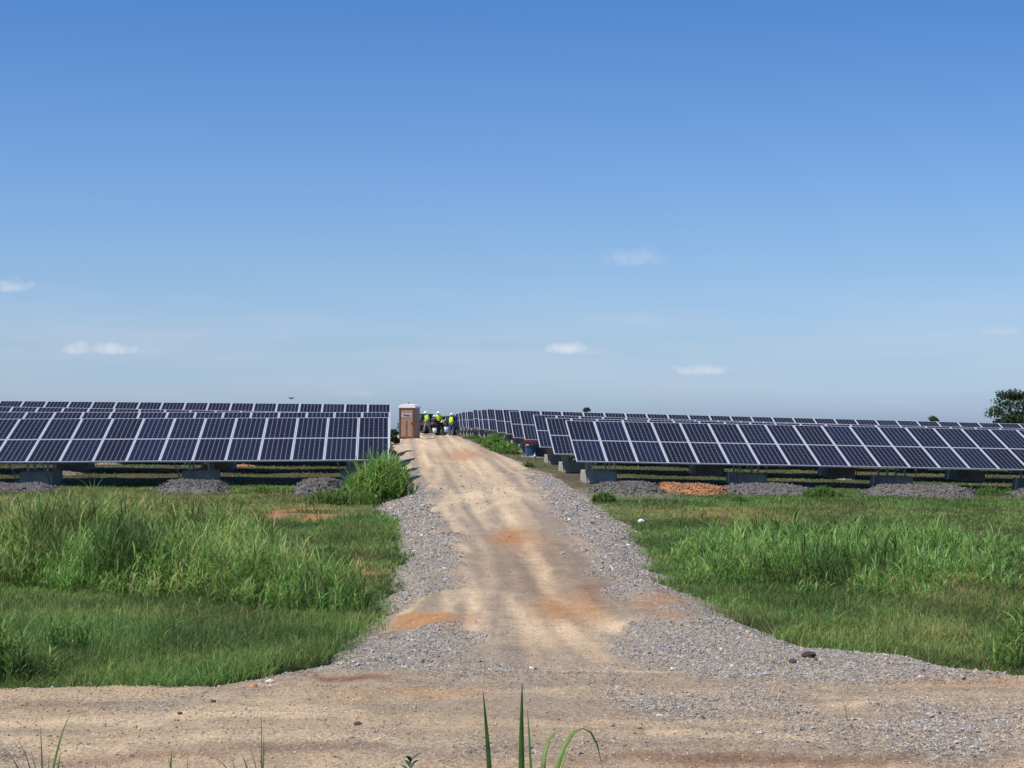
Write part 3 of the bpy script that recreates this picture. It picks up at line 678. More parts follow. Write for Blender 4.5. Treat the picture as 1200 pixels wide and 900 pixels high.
leafy('long_grass_plant', 5.5, [([(578, 960), (572, 880), (566, 810)], .024, -.1), ([(584, 950), (585, 930), (590, 920)], .01, 0)], 'single dark leaning grass blade left of the tallest foreground blade', 'grass plant', G2)
leafy('long_grass_plant', 5.8, [
    ([(52, 940), (60, 890), (72, 850), (86, 832)], .012, .1), ([(50, 940), (50, 890), (47, 850)], .008, 0), ([(46, 940), (40, 900), (22, 868)], .008, -.1), ([(42, 940), (26, 900), (6, 878)], .01, -.1),
    ([(56, 940), (66, 905), (72, 880)], .010, .1), ([(60, 950), (68, 920), (70, 885)], .01, .05), ([(50, 950), (44, 900), (36, 880)], .008, .05), ([(54, 950), (56, 910), (58, 880)], .010, .1)], 'thin grass tuft with one long leaning seed stalk at the bottom left corner', 'grass plant', G2)
leafy('long_grass_plant', 5.7, [
    ([(305, 940), (308, 890), (306, 830)], .006, 0), ([(304, 950), (310, 900), (309, 860)], .010, .1), ([(288, 940), (280, 905), (250, 886)], .008, 0), ([(282, 950), (278, 910), (272, 890)], .012, .05),
    ([(300, 950), (298, 910), (282, 882)], .008, -.05), ([(294, 950), (290, 915), (288, 895)], .012, 0), ([(310, 950), (306, 912), (292, 872)], .007, .1)], 'sparse grass tuft with an upright seed head left of the centre foreground', 'grass plant', G1)
leafy('long_grass_plant', 5.7, [([(198, 940), (198, 900), (202, 878)], .014, 0), ([(218, 950), (220, 905), (220, 878)], .006, 0), ([(206, 950), (205, 915), (196, 885)], .007, 0), ([(126, 950), (126, 915), (125, 885)], .006, 0)], 'few short blades poking up between the two left foreground tufts', 'grass plant', G1)
def broad_weed():
    D = 5.7; root = at(480, 930, D); root.z = Gs(root.x, D); e = empty('leafy_weed', root); tag(e, 'dark broad-leaved weed at the bottom edge left of the tall foreground blades', 'weed')
    m = simple('weed_leaf', (.045, .11, .03), .45, 0, .2, 30)
    top = at(481, 893, D) - root; mb = MB(); mb.cyl((0, 0, 0), top, .004, .002, 6); mb.build('stem', m, e)
    for i in range(13):
        a = i * 2.4; k = 1 - (i % 7) * .035; b = top * k; L_ = .028 + .014 * random.random()
        tip = b + Vector((math.cos(a) * L_ * 1.1, math.sin(a) * L_, L_ * .9)); mid = (b + tip) / 2 + Vector((0, 0, .008))
        mb = MB(); ribbon(mb, bez([b, mid, tip], 7), [.004, .014, .019, .019, .014, .008, .001], (-math.sin(a), math.cos(a), .1)); mb.build('leaf', m, e)
broad_weed()
def dead_stalk():
    p = gp(999, 866); e = MB(); e.cyl((0, 0, 0), (-.06, .05, .28), .003, .0012, 6); e.cyl((-.035, .03, .16), (-.02, .03, .21), .0015, .0008, 5)
    tag(e.build('dry_stalk', simple('dry_stalk', (.12, .10, .06), .9), loc=p), 'thin dry stalk leaning on the right part of the front road', 'stalk')
dead_stalk()

# ------------------------------------------------------------------ solar tables
PW, PL, GAP = .995, 1.958, .015; PITCH_X = PW + GAP; TILT = R(20); Z0 = .75
YAW = math.atan(K)
def make_panel_meshes():
    mb = MB(); mb.box((0, 0, 0), (PW - .05, PL - .05, .012)); cells = mb.build('solar_panel', M_CELL)
    mb = MB(); w = .027
    for s in (-1, 1):
        mb.box((s * (PW / 2 - w / 2), 0, -.008), (w, PL, .042)); mb.box((0, s * (PL / 2 - w / 2), -.008), (PW - 2 * w - .0005, w, .0415))
    fr = mb.build('frame', M_ALU); mb = MB(); mb.box((0, .72, -.022), (.12, .10, .025)); 
    bk = mb.build('junction_box', simple('black_plastic', (.02, .02, .02), .5))
    return cells.data, fr.data, bk.data, (cells, fr, bk)
CELLS, FRAME, JBOX, protos = make_panel_meshes()
for o in protos: bpy.data.objects.remove(o)
BW, BD_, BH = 1.05, 1.8, .58
def make_block():
    mb = MB(); mb.box((0, 0, 0), (BW, BD_, BH), bevel=.025, taper=(1.0, .78)); o = mb.build('concrete_block', M_CONC); d = o.data; bpy.data.objects.remove(o); return d
BLOCK = make_block()
def tloc(s, zoff=0):
    """point on the tilted plane, s along the slope"""
    return Vector((0, s * math.cos(TILT) - zoff * math.sin(TILT), Z0 + s * math.sin(TILT) + zoff * math.cos(TILT)))
SLEN = 2 * PL + GAP
def solar_table(x, y, zg, slope, ncol, blocks, label, group, simple_back=False):
    """left bottom corner at x,y; zg ground level there; slope along the row"""
    e = empty('solar_table', (x, y, zg), (0, 0, 0))
    e.matrix_world = Matrix.Translation((x, y, zg)) @ Matrix.Rotation(YAW, 4, 'Z') @ Matrix.Rotation(-math.atan(slope), 4, 'Y')
    tag(e, label, 'solar array', group)
    Lx = ncol * PITCH_X
    for c in range(ncol):
        for r in range(2):
            p = tloc(PL / 2 + r * (PL + GAP)); p.x = PITCH_X * (c + .5)
            o = bpy.data.objects.new('solar_panel', CELLS); COL.objects.link(o); o.parent = e; o.location = p
            o.rotation_euler = (TILT + random.gauss(0, .0012), random.gauss(0, .0012), 0)
            f = bpy.data.objects.new('frame', FRAME); COL.objects.link(f); f.parent = o
            if not simple_back:
                f = bpy.data.objects.new('junction_box', JBOX); COL.objects.link(f); f.parent = o
    for s in (.45, 1.5, 2.45, 3.5):
        p = tloc(s, -.06); mb = MB(); mb.box((Lx / 2, p.y, p.z), (Lx - .1, .05, .07), Euler((TILT, 0, 0))); mb.build('purlin', M_STEEL, e)
    for bx in blocks:
        o = bpy.data.objects.new('concrete_block', BLOCK); COL.objects.link(o); o.parent = e; o.location = (bx + BW / 2, .95 + BD_ / 2, -.15 + BH / 2)
        for sx in (.22, BW - .22):
            a, b = tloc(.15, -.13), tloc(SLEN - .15, -.13); mb = MB(); a.x = b.x = bx + sx; mb.bar(a, b, .05, .08); mb.build('rafter', M_STEEL, e)
            for yy in (1.35, 2.35):
                s = yy / math.cos(TILT); q = tloc(s, -.17); mb = MB(); mb.bar((bx + sx, yy, .40), (bx + sx, yy, q.z), .06); mb.build('post', M_STEEL, e)
        for k in (-.12, BW - .18):
            mb = MB(); mb.bar((bx + k, .25, Z0 - .02), (bx + k + .17, .93, -.02), .03, .03); mb.build('brace', M_STEEL, e)
    return e
RIGHT_GROUP = 'solar tables right of the drive'; LEFT_GROUP = 'solar tables left of the drive'
ORD = ['first', 'second', 'third', 'fourth', 'fifth', 'sixth', 'seventh', 'eighth', 'ninth', 'tenth', 'eleventh', 'twelfth', 'thirteenth', 'fourteenth', 'fifteenth', 'sixteenth', 'seventeenth']
rg = [0.0, .14, .32, .58, .63, .79, .86, .98, 1.03, 1.05, 1.17, 1.12, 1.14, 1.22, 1.20, 1.2, 1.18]
TABLES = []
for k in range(17):
    D = 52.9 + 6.7 * k; x = 5.99 - K * D + random.uniform(-.08, .08); n = [22, 25, 26, 28, 29][k] if k < 5 else 8
    sl = [-.020, -.0215, -.030, -.0255, -.029][k] if k < 5 else -.03
    if k == 0: lab = 'nearest solar table right of the drive, both panel rows fully visible'
    elif k == 1: lab = 'second solar table right of the drive, half hidden behind the nearest one'
    else: lab = ORD[k] + ' solar table from the front in the stepped line right of the drive'
    zo = rg[k]
    bl = [.44 + 5.05 * i for i in range(20) if .44 + 5.05 * i + BW < n * PITCH_X]
    TABLES.append(('R', k, solar_table(x, D, zo, sl, n, bl, lab, RIGHT_GROUP, k > 4), bl, n))
ld = [(50.6, 2.19, .0045, 15), (56.2, 2.42, 0.0, 17), (62.6, 2.43, -.0175, 19), (69.2, 2.91, -.008, 21)]
labs = ['nearest solar table left of the drive, both panel rows fully visible', 'second solar table left of the drive, only its upper strip showing above the nearest',
        'third solar table left of the drive, a thin strip that sinks out of sight rightward', 'rearmost solar table left of the drive, its top edge against the sky']
for k, (D, zt, sl, n) in enumerate(ld):
    xr = -.10 - K * D; L_ = n * PITCH_X; zr = zt - 1.35 - Z0
    x = xr - L_ * math.cos(YAW); y = D - L_ * math.sin(YAW); zl = zr - sl * L_
    bl = [L_ - 1.5 - 5.03 * i for i in range(20) if L_ - 1.5 - 5.03 * i > .1]
    TABLES.append(('L', k, solar_table(x, y, zl, sl, n, bl, labs[k], LEFT_GROUP), bl, n))

# ------------------------------------------------------------------ gravel pads and mounds
M_PAD = attr_color_mat('heaped_gravel', fine=.4, bump=.9, bscale=30, spec=.12)
def mound(name, cx, cy, rx, ry, top, base, label, cat, group=None, col=(.25, .215, .19), flat=.55, yaw=YAW, stones=0):
    nx, ny = 46, 40; a = np.linspace(-1, 1, nx); b = np.linspace(-1, 1, ny); A, B = np.meshgrid(a, b); r = (np.abs(A) ** 2.4 + np.abs(B) ** 2.4) ** (1 / 2.4)
    lx, ly = A.ravel() * rx, B.ravel() * ry; wx = cx + lx * math.cos(yaw) - ly * math.sin(yaw); wy = cy + lx * math.sin(yaw) + ly * math.cos(yaw)
    r = r.ravel() + (fbm(wx, wy, 1.3, 4, 91) - .5) * .55
    g = G(wx, wy); h = (1 - sstep(flat, 1.0, r)); tz = top + (fbm(wx, wy, 1.1, 4, 92) - .5) * .22
    z = (g - .10) * (1 - h) + np.maximum(tz, g - .1) * h + (fbm(wx, wy, 12, 2, 93) - .5) * .03
    c = np.array(col) * (.75 + .5 * fbm(wx, wy, 3, 4, 94))[:, None]
    P = np.stack([wx - cx, wy - cy, z - base], 1); F4 = grid_faces(nx, ny); T = np.vstack([F4[:, [0, 1, 2]], F4[:, [0, 2, 3]]])
    if stones:
        up = np.where(h > .03)[0]; pick = RNG.choice(up, stones); jx = RNG.normal(0, .04, (stones, 2)); q = P[pick].copy(); q[:, :2] += jx; sz = .022 + .035 * RNG.random(stones) ** 2
        OV, OF = OCT; SV = q[:, None] + OV[None] * sz[:, None, None] * (.6 + .7 * RNG.random((stones, 6, 3))); SF = OF[None] + (np.arange(stones) * 6)[:, None, None] + len(P)
        sc = np.array(col) * (.45 + 1.0 * RNG.random((stones, 1))); P = np.vstack([P, SV.reshape(-1, 3)]); T = np.vstack([T, SF.reshape(-1, 3)]); c = np.vstack([c, np.repeat(sc, 6, 0)])
    me = np_mesh(name, P, T, c, False)
    return tag(link(name, me, [M_PAD], loc=(cx, cy, base)), label, cat, group)
def front_mound(x0, x1, ytop, ybot, label, col=(.155, .14, .128), name='gravel_mound', depth=4.6):
    pb = gp((x0 + x1) / 2, ybot); Df = 44.3; Dm = 50.6
    cy = (Df + Dm) / 2 + .2; cx = ((x0 + x1) / 2 - 600) / FPX * 48; rx = (x1 - x0) / 2 / FPX * 48 * 1.12
    top = EYE - (ytop - 2.0 - 503) * 46.4 / FPX
    return mound(name, cx, cy, rx, (Dm - Df) / 2 + .3, top, Gs(cx, cy), label, name.replace('_', ' '), 'mounds in front of the solar tables', col, .5, stones=2600)
front_mound(690, 776, 572, 592, 'grey gravel mound in front of the first concrete block right of the drive')
front_mound(772, 848, 574, 590, 'bright orange clay mound between two grey gravel mounds', (.36, .18, .09), 'clay_mound')
front_mound(842, 958, 574, 590, 'long grey gravel mound just right of the orange clay mound')
front_mound(1008, 1128, 575, 590, 'isolated long grey gravel mound toward the right side')
front_mound(1188, 1290, 579, 592, 'grey gravel mound cut off by the right edge of the photo')
front_mound(-70, 82, 573, 583, 'grey gravel mound cut off by the left edge of the photo')
front_mound(183, 280, 569, 583, 'grey gravel mound in front of the middle block of the near left table')
front_mound(342, 408, 567, 582, 'grey gravel mound beside the big grass clump on the left')
def pads():
    for side, k, e, bl, n in TABLES:
        if k > 3: continue
        bpy.context.view_layer.update()
        for i, bx in enumerate(bl):
            w = e.matrix_world @ Vector((bx + BW / 2, 1.85, -.13))
            if abs(w.x) > w.y * .36: continue
            col = (.40, .21, .10) if (side, k, i % 3) in (('L', 2, 1), ('R', 2, 1)) else (.27, .225, .19)
            where = {'L': 'left', 'R': 'right'}[side]; idx = i
            edge = ORD[idx] + ' block from the drive'
            mound('gravel_pad', w.x, w.y - .2, 1.45, 2.1, w.z + .14, w.z, 'pad under the %s, %s solar table on the %s' % (edge, ORD[k], where), 'gravel pad', 'gravel pads under the concrete blocks', col, .6, stones=500)
pads()

# ------------------------------------------------------------------ trees
def tree(name, cx, cy, base, h, spread, crown0, seed, label, leaf=.35, n=2600, col=(.028, .050, .016), clumps=16, layered=False, trunk_r=.18):
    rg_ = np.random.default_rng(seed); e = empty(name, (cx, cy, base)); tag(e, label, 'tree', 'trees beyond the solar field' if 'tree' in name else None)
    mb = MB(); mb.cyl((0, 0, -.3), (.1, 0, h * crown0 * 1.1), trunk_r, trunk_r * .7, 10)
    cs = []
    for i in range(clumps):
        a = rg_.uniform(0, 2 * np.pi); t = rg_.random() if not layered else ((i % 4) + .5 * rg_.random()) / 4
        zz = h * (crown0 + (1 - crown0) * t * .92); rr = spread * math.sqrt(rg_.random()) * (math.sqrt(max(0.05, 1 - (t * .95) ** 2)) if not layered else (1 - .5 * t))
        c = Vector((rr * math.cos(a), rr * math.sin(a), zz)); cs.append((c, (.26 + .2 * rg_.random()) * spread * (.75 if layered else 1)))
        st = Vector((.1, 0, h * crown0 * (.7 + .5 * rg_.random()))); mid = st.lerp(c, .5) + Vector((0, 0, -.05 * h)); mb.cyl(st, mid, trunk_r * .4, trunk_r * .25, 6); mb.cyl(mid, c, trunk_r * .25, trunk_r * .08, 6)
    mb.build('trunk', M_BARK, e)
    per = n // clumps; V = []; C_ = []
    for c, r in cs:
        d = rg_.normal(size=(per, 3)); d /= np.linalg.norm(d, axis=1)[:, None]; rad = r * rg_.random(per)[:, None] ** .45
        P = np.array(c) + d * rad * np.array([1.15, 1.15, .48 if layered else .7])
        nrm = d + rg_.normal(size=(per, 3)) * .6 + np.array([0, 0, .5]); t1 = np.cross(nrm, rg_.normal(size=(per, 3))); t1 /= np.linalg.norm(t1, axis=1)[:, None]; t2 = np.cross(nrm, t1); t2 /= np.linalg.norm(t2, axis=1)[:, None]
        s = leaf * (.5 + .8 * rg_.random(per))[:, None]
        V.append(np.stack([P - t1 * s, P + t2 * s * .55, P + t1 * s, P - t2 * s * .55], 1)); C_.append(np.repeat(np.array(col) * (.6 + .9 * rg_.random((per, 1))) * (.8 + .4 * rg_.random()), 4, 0))
    V = np.concatenate(V).reshape(-1, 3); F = np.arange(len(V)).reshape(-1, 4)
    link('crown', np_mesh('crown', V, F, np.concatenate(C_), False), [M_LEAF], e)
    return e
def tree_at(px, ytop, D, spread_px, label, name='broadleaf_tree', **kw):
    zt = at(px, ytop, D).z; x = at(px, ytop, D).x; b = Gs(x, D); return tree(name, x, D, b, zt - b, spread_px / FPX * D, kw.pop('crown0', .35), kw.pop('seed', 3), label, **kw)
tree_at(1207, 453, 250, 46, 'tall spreading tree with layered branches at the right edge', layered=True, clumps=46, n=9000, leaf=.24, seed=12, crown0=.40, trunk_r=.3)
tree_at(1178, 486, 240, 17, 'low dark bushy tree at the foot of the tall one on the right edge', n=3200, leaf=.26, seed=5, crown0=.15, clumps=18)
tree_at(1196, 484, 262, 16, 'dark bushy tree half hidden behind the low one at the right edge', n=3000, leaf=.26, seed=15, crown0=.15, clumps=18)
tree_at(1095, 487.5, 245, 10, 'small pale green treetop peeking over the distant right tables', n=1500, leaf=.2, seed=6, col=(.05, .08, .02), clumps=10)
tree_at(689, 478.2, 240, 11, 'small flat dark treetop peeking over the right tables near the drive', n=1600, leaf=.2, seed=8, clumps=12)
tree_at(1147, 494, 250, 4, 'tiny treetop just left of the tree group at the right edge', n=500, leaf=.18, seed=9, clumps=6)
tree_at(461, 501, 92, 7, 'small dark green bush between the left tables and the portable toilet', 'bush', n=1600, leaf=.09, seed=10, crown0=.05, clumps=12, trunk_r=.04)

# ------------------------------------------------------------------ portable toilet
def portable_toilet():
    D = 109.0; p = at(480, 515.5, D); zb = Gs(p.x, D)
    zb = EYE - (515.0 - 503) / FPX * D
    e = empty('portable_toilet', (p.x, D, zb), (0, 0, R(-14))); tag(e, 'brown portable toilet with a white roof standing beside the drive', 'portable toilet')
    br = simple('brown_plastic', (.36, .20, .125), .5, 0, .12, 3); dk = simple('dark_brown_plastic', (.11, .055, .035), .5, 0, .12, 3)
    wh = simple('white_plastic', (.82, .82, .80), .4, 0, .03, 2); bl = simple('blue_print', (.05, .04, .28), .5)
    w, d, h = 1.10, 1.12, 2.02
    mb = MB(); mb.box((0, 0, h / 2 + .1), (w, d, h), bevel=.03); mb.build('cabin', br, e)
    for sx in (-1, 1):
        mb = MB(); mb.box((sx * (w / 2 - .055), -d / 2 - .012, h / 2 + .1), (.12, .06, h), bevel=.012); mb.build('corner_post', dk, e)
    mb = MB(); mb.box((0, 0, .06), (w + .06, d + .08, .12), bevel=.02); mb.build('skid_base', dk, e)
    mb = MB(); mb.box((0, -d / 2 - .02, h / 2 + .05), (.82, .04, 1.80), bevel=.01)
    for sx in (-.2, .2): mb.box((sx, -d / 2 - .045, .72), (.27, .03, 1.05), bevel=.012)
    door = mb.build('door', br, e)
    mb = MB(); mb.box((0, -d / 2 - .045, .72), (.05, .02, 1.1)); mb.build('rib', dk, door)
    mb = MB(); mb.box((.34, -d / 2 - .07, 1.1), (.04, .05, .14), bevel=.01); mb.build('handle', dk, door)
    mb = MB(); mb.box((-.02, -d / 2 - .050, 1.62), (.70, .022, .30), bevel=.006); sg = mb.build('sign_panel', simple('sign_grey', (.42, .38, .40), .5), door)
    mb = MB()
    for i, (x0, ww, zz) in enumerate(((-.17, .11, 1.64), (-.05, .09, 1.61), (.06, .10, 1.60), (.17, .09, 1.60))): mb.box((x0, -d / 2 - .066, zz), (ww, .008, .11), bevel=.002)
    mb.build('lettering', bl, sg)
    prof = [(-w / 2 - .06, 2.10), (w / 2 + .06, 2.10), (w / 2 + .06, 2.20), (w / 2 - .06, 2.33), (0, 2.40), (-w / 2 + .06, 2.33), (-w / 2 - .06, 2.20)]
    mb = MB(); mb.prism(prof, -d / 2 - .08, d / 2 + .08, bevel=.025); mb.build('roof', wh, e)
    mb = MB(); mb.cyl((-.14, .2, 2.35), (-.14, .2, 2.50), .055, n=12); mb.build('vent_pipe', simple('vent_grey', (.06, .06, .06), .6), e)
portable_toilet()

# ------------------------------------------------------------------ vehicles
M_GLASSV = simple('tinted_glass', (.03, .035, .04), .08, 0, .02); M_TYRE = simple('tyre_rubber', (.02, .02, .02), .85); M_RIM = simple('rim', (.5, .5, .52), .3, .8)
M_BLK = simple('black_trim', (.012, .012, .014), .5)
def glass_clear():
    m, nt, N, L = new_mat('window_glass'); o = N('ShaderNodeOutputMaterial'); g = N('ShaderNodeBsdfGlossy'); g.inputs['Roughness'].default_value = .03; t = N('ShaderNodeBsdfTransparent'); t.inputs[0].default_value = (.7, .78, .8, 1)
    f = N('ShaderNodeFresnel'); f.inputs[0].default_value = 1.45; mx = N('ShaderNodeMixShader'); L(f.outputs[0], mx.inputs[0]); L(t.outputs[0], mx.inputs[1]); L(g.outputs[0], mx.inputs[2]); L(mx.outputs[0], o.inputs[0]); return m
M_GLASS = glass_clear()
def vehicle(name, x, D, yaw, low_prof, cab, band, paint, band_mat, wheels, label, cat, width=1.9, zb=None):
    """profiles in x,z, nose toward -x. cab = list of pillar positions: bottom x0,x1, top x0,x1, z0,z1"""
    zb = Gs(x, D) if zb is None else zb; e = empty(name, (x, D, zb), (0, 0, yaw)); tag(e, label, cat)
    mb = MB(); mb.prism(low_prof, -width / 2, width / 2, bevel=.04); body = mb.build('body', paint, e)
    if band:
        for sy in (-1, 1):
            mb = MB(); mb.box(((band[0] + band[1]) / 2, sy * (width / 2 + .004), (band[2] + band[3]) / 2), (band[1] - band[0], .03, band[3] - band[2]), bevel=.01); mb.build('side_panel', band_mat, e)
    x0, x1, t0, t1, z0, z1 = cab; wi = width * .86; wt = width * .74
    mb = MB(); mb.box(((t0 + t1) / 2, 0, z1), (t1 - t0 + .12, wt + .06, .07), bevel=.025); mb.build('roof', paint, e)
    mids = (.0, .48, 1.0)
    for sy in (-1, 1):
        mb = MB()
        for f in mids: mb.bar((x0 + (x1 - x0) * f, sy * wi / 2, z0), (t0 + (t1 - t0) * f, sy * wt / 2, z1), .09, .06)
        mb.build('pillars', paint, e)
        for f0, f1 in ((.03, .45), (.51, .97)):
            bm = MB(); P = [(x0 + (x1 - x0) * f0, sy * wi / 2, z0), (x0 + (x1 - x0) * f1, sy * wi / 2, z0), (t0 + (t1 - t0) * f1, sy * wt / 2, z1), (t0 + (t1 - t0) * f0, sy * wt / 2, z1)]
            o_ = [(a, b + sy * .008, c) for a, b, c in P]; v = [bm.bm.verts.new(q) for q in P + o_]
            for q in ((0, 1, 2, 3), (4, 7, 6, 5), (0, 4, 5, 1), (1, 5, 6, 2), (2, 6, 7, 3), (3, 7, 4, 0)): bm.bm.faces.new([v[i] for i in q])
            bm.build('window', M_GLASS, e)
    for nm, xb, xt in (('windscreen', x0, t0), ('rear_window', x1, t1)):
        bm = MB(); P = [(xb, -wi / 2 + .05, z0), (xb, wi / 2 - .05, z0), (xt, wt / 2 - .05, z1), (xt, -wt / 2 + .05, z1)]; v = [bm.bm.verts.new((q[0] + s, q[1], q[2])) for s in (0, .008) for q in P]
        for q in ((0, 1, 2, 3), (4, 7, 6, 5), (0, 4, 5, 1), (1, 5, 6, 2), (2, 6, 7, 3), (3, 7, 4, 0)): bm.bm.faces.new([v[i] for i in q])
        bm.build(nm, M_GLASS, e)
    for sy in (-.42, .42):
        mb = MB(); xs_ = x0 + (x1 - x0) * .42; mb.box((xs_, sy, z0 - .15), (.5, .5, .2), bevel=.05); mb.box((xs_ + .28, sy, z0 + .12), (.14, .48, .62), bevel=.05); mb.box((xs_ + .3, sy, z0 + .5), (.09, .24, .16), bevel=.03); mb.build('seat', M_BLK, e)
    for wx, wr in wheels:
        for sy in (-1, 1):
            mb = MB(); mb.cyl((wx, sy * (width / 2 - .24), wr), (wx, sy * (width / 2 + .02), wr), wr, n=28); wl = mb.build('wheel', M_TYRE, e)
            mb = MB(); mb.cyl((wx, sy * (width / 2 - .1), wr), (wx, sy * (width / 2 + .035), wr), wr * .55, n=20); mb.build('rim', M_RIM, wl)
    xa = min(p[0] for p in low_prof); xb = max(p[0] for p in low_prof)
    for sy in (-1, 1):
        mb = MB(); mb.box((xa - .01, sy * (width / 2 - .22), .88), (.06, .3, .15), bevel=.02); mb.build('headlight', simple('lamp_glass', (.7, .7, .68), .15), e)
        mb = MB(); mb.box((xb + .01, sy * (width / 2 - .16), .9), (.05, .16, .26), bevel=.02); mb.build('tail_light', simple('red_lamp', (.35, .02, .02), .25), e)
    mb = MB(); mb.box((xa - .06, 0, .52), (.14, width - .06, .2), bevel=.03); mb.build('bumper', M_RIM, e)
    mb = MB(); mb.box((xb + .05, 0, .52), (.12, width - .1, .18), bevel=.03); mb.build('bumper', M_RIM, e)
    return e
M_DARKP = simple('dark_paint', (.018, .018, .028), .25); M_MAROON = simple('dusty_brown_paint', (.20, .10, .08), .45); M_GREYP = simple('grey_paint', (.10, .11, .13), .3)
truck_prof = [(-2.75, .45), (-2.75, 1.0), (-2.6, 1.12), (-1.35, 1.18), (.75, 1.18), (.78, 1.14), (2.7, 1.14), (2.72, .5), (2.2, .42), (1.9, .82), (1.35, .82), (1.05, .42), (-1.35, .42), (-1.6, .84), (-2.2, .84), (-2.5, .42)]
pt = at(500, 506, 133); vehicle('pickup_truck', at(498, 506, 133).x, 133, R(12), [(x_ * .80, z_) for x_, z_ in truck_prof], (-1.08, .60, -.6, .5, 1.14, 1.80), (-2.1, 2.06, .90, 1.10), M_DARKP, M_MAROON, [(-1.52, .37), (1.30, .37)],
    'dark pickup truck with a dusty brown side band parked behind the portable toilet', 'pickup truck')
suv_prof = [(-2.2, .4), (-2.2, .95), (-2.0, 1.05), (-1.2, 1.12), (2.2, 1.12), (2.25, .45), (1.75, .4), (1.55, .76), (1.05, .76), (.85, .4), (-1.1, .4), (-1.3, .76), (-1.85, .76), (-2.0, .4)]
vehicle('utility_vehicle', at(517, 506, 143).x, 143, R(72), suv_prof, (-1.2, 2.0, -.6, 1.85, 1.1, 1.66), None, M_GREYP, None, [(-1.58, .36), (1.3, .36)], 'dark grey vehicle behind the group of workers at the end of the drive', 'vehicle', 1.85)

# ------------------------------------------------------------------ people
M_SKIN = simple('skin', (.34, .19, .13), .55); M_VEST = simple('hi_vis_yellow', (.62, .92, .03), .7, 0, .08, 6); M_HAT = simple('white_hard_hat', (.85, .85, .84), .3, 0, .02)
M_JEAN = simple('blue_denim', (.08, .11, .19), .9, 0, .2, 12); M_GREYT = simple('grey_trousers', (.23, .22, .21), .9, 0, .15, 12); M_NAVY = simple('navy_cloth', (.02, .022, .035), .9); M_BOOT = simple('boot_leather', (.05, .03, .02), .7)
M_GREEN = simple('green_shirt', (.03, .22, .07), .85); M_BUFF = simple('pale_yellow_vest', (.80, .82, .42), .75); M_STRIPE = simple('reflective_stripe', (.75, .76, .74), .3)
def skin_mesh(name, joints, edges, radii, mat, parent, sub=2, root=0):
    me = bpy.data.meshes.new(name); me.from_pydata([tuple(j) for j in joints], edges, []); me.update(); o = link(name, me, [mat], parent)
    sk = o.modifiers.new('skin', 'SKIN'); sk.use_smooth_shade = True
    for i, r in enumerate(radii):
        v = me.skin_vertices[0].data[i]; v.radius = (r, r) if not isinstance(r, tuple) else r; v.use_root = (i == root)
    sb = o.modifiers.new('sub', 'SUBSURF'); sb.levels = sub; sb.render_levels = sub
    dg = bpy.context.evaluated_depsgraph_get(); m2 = bpy.data.meshes.new_from_object(o.evaluated_get(dg)); o.modifiers.clear(); o.data = m2
    for p in m2.polygons: p.use_smooth = True
    return o
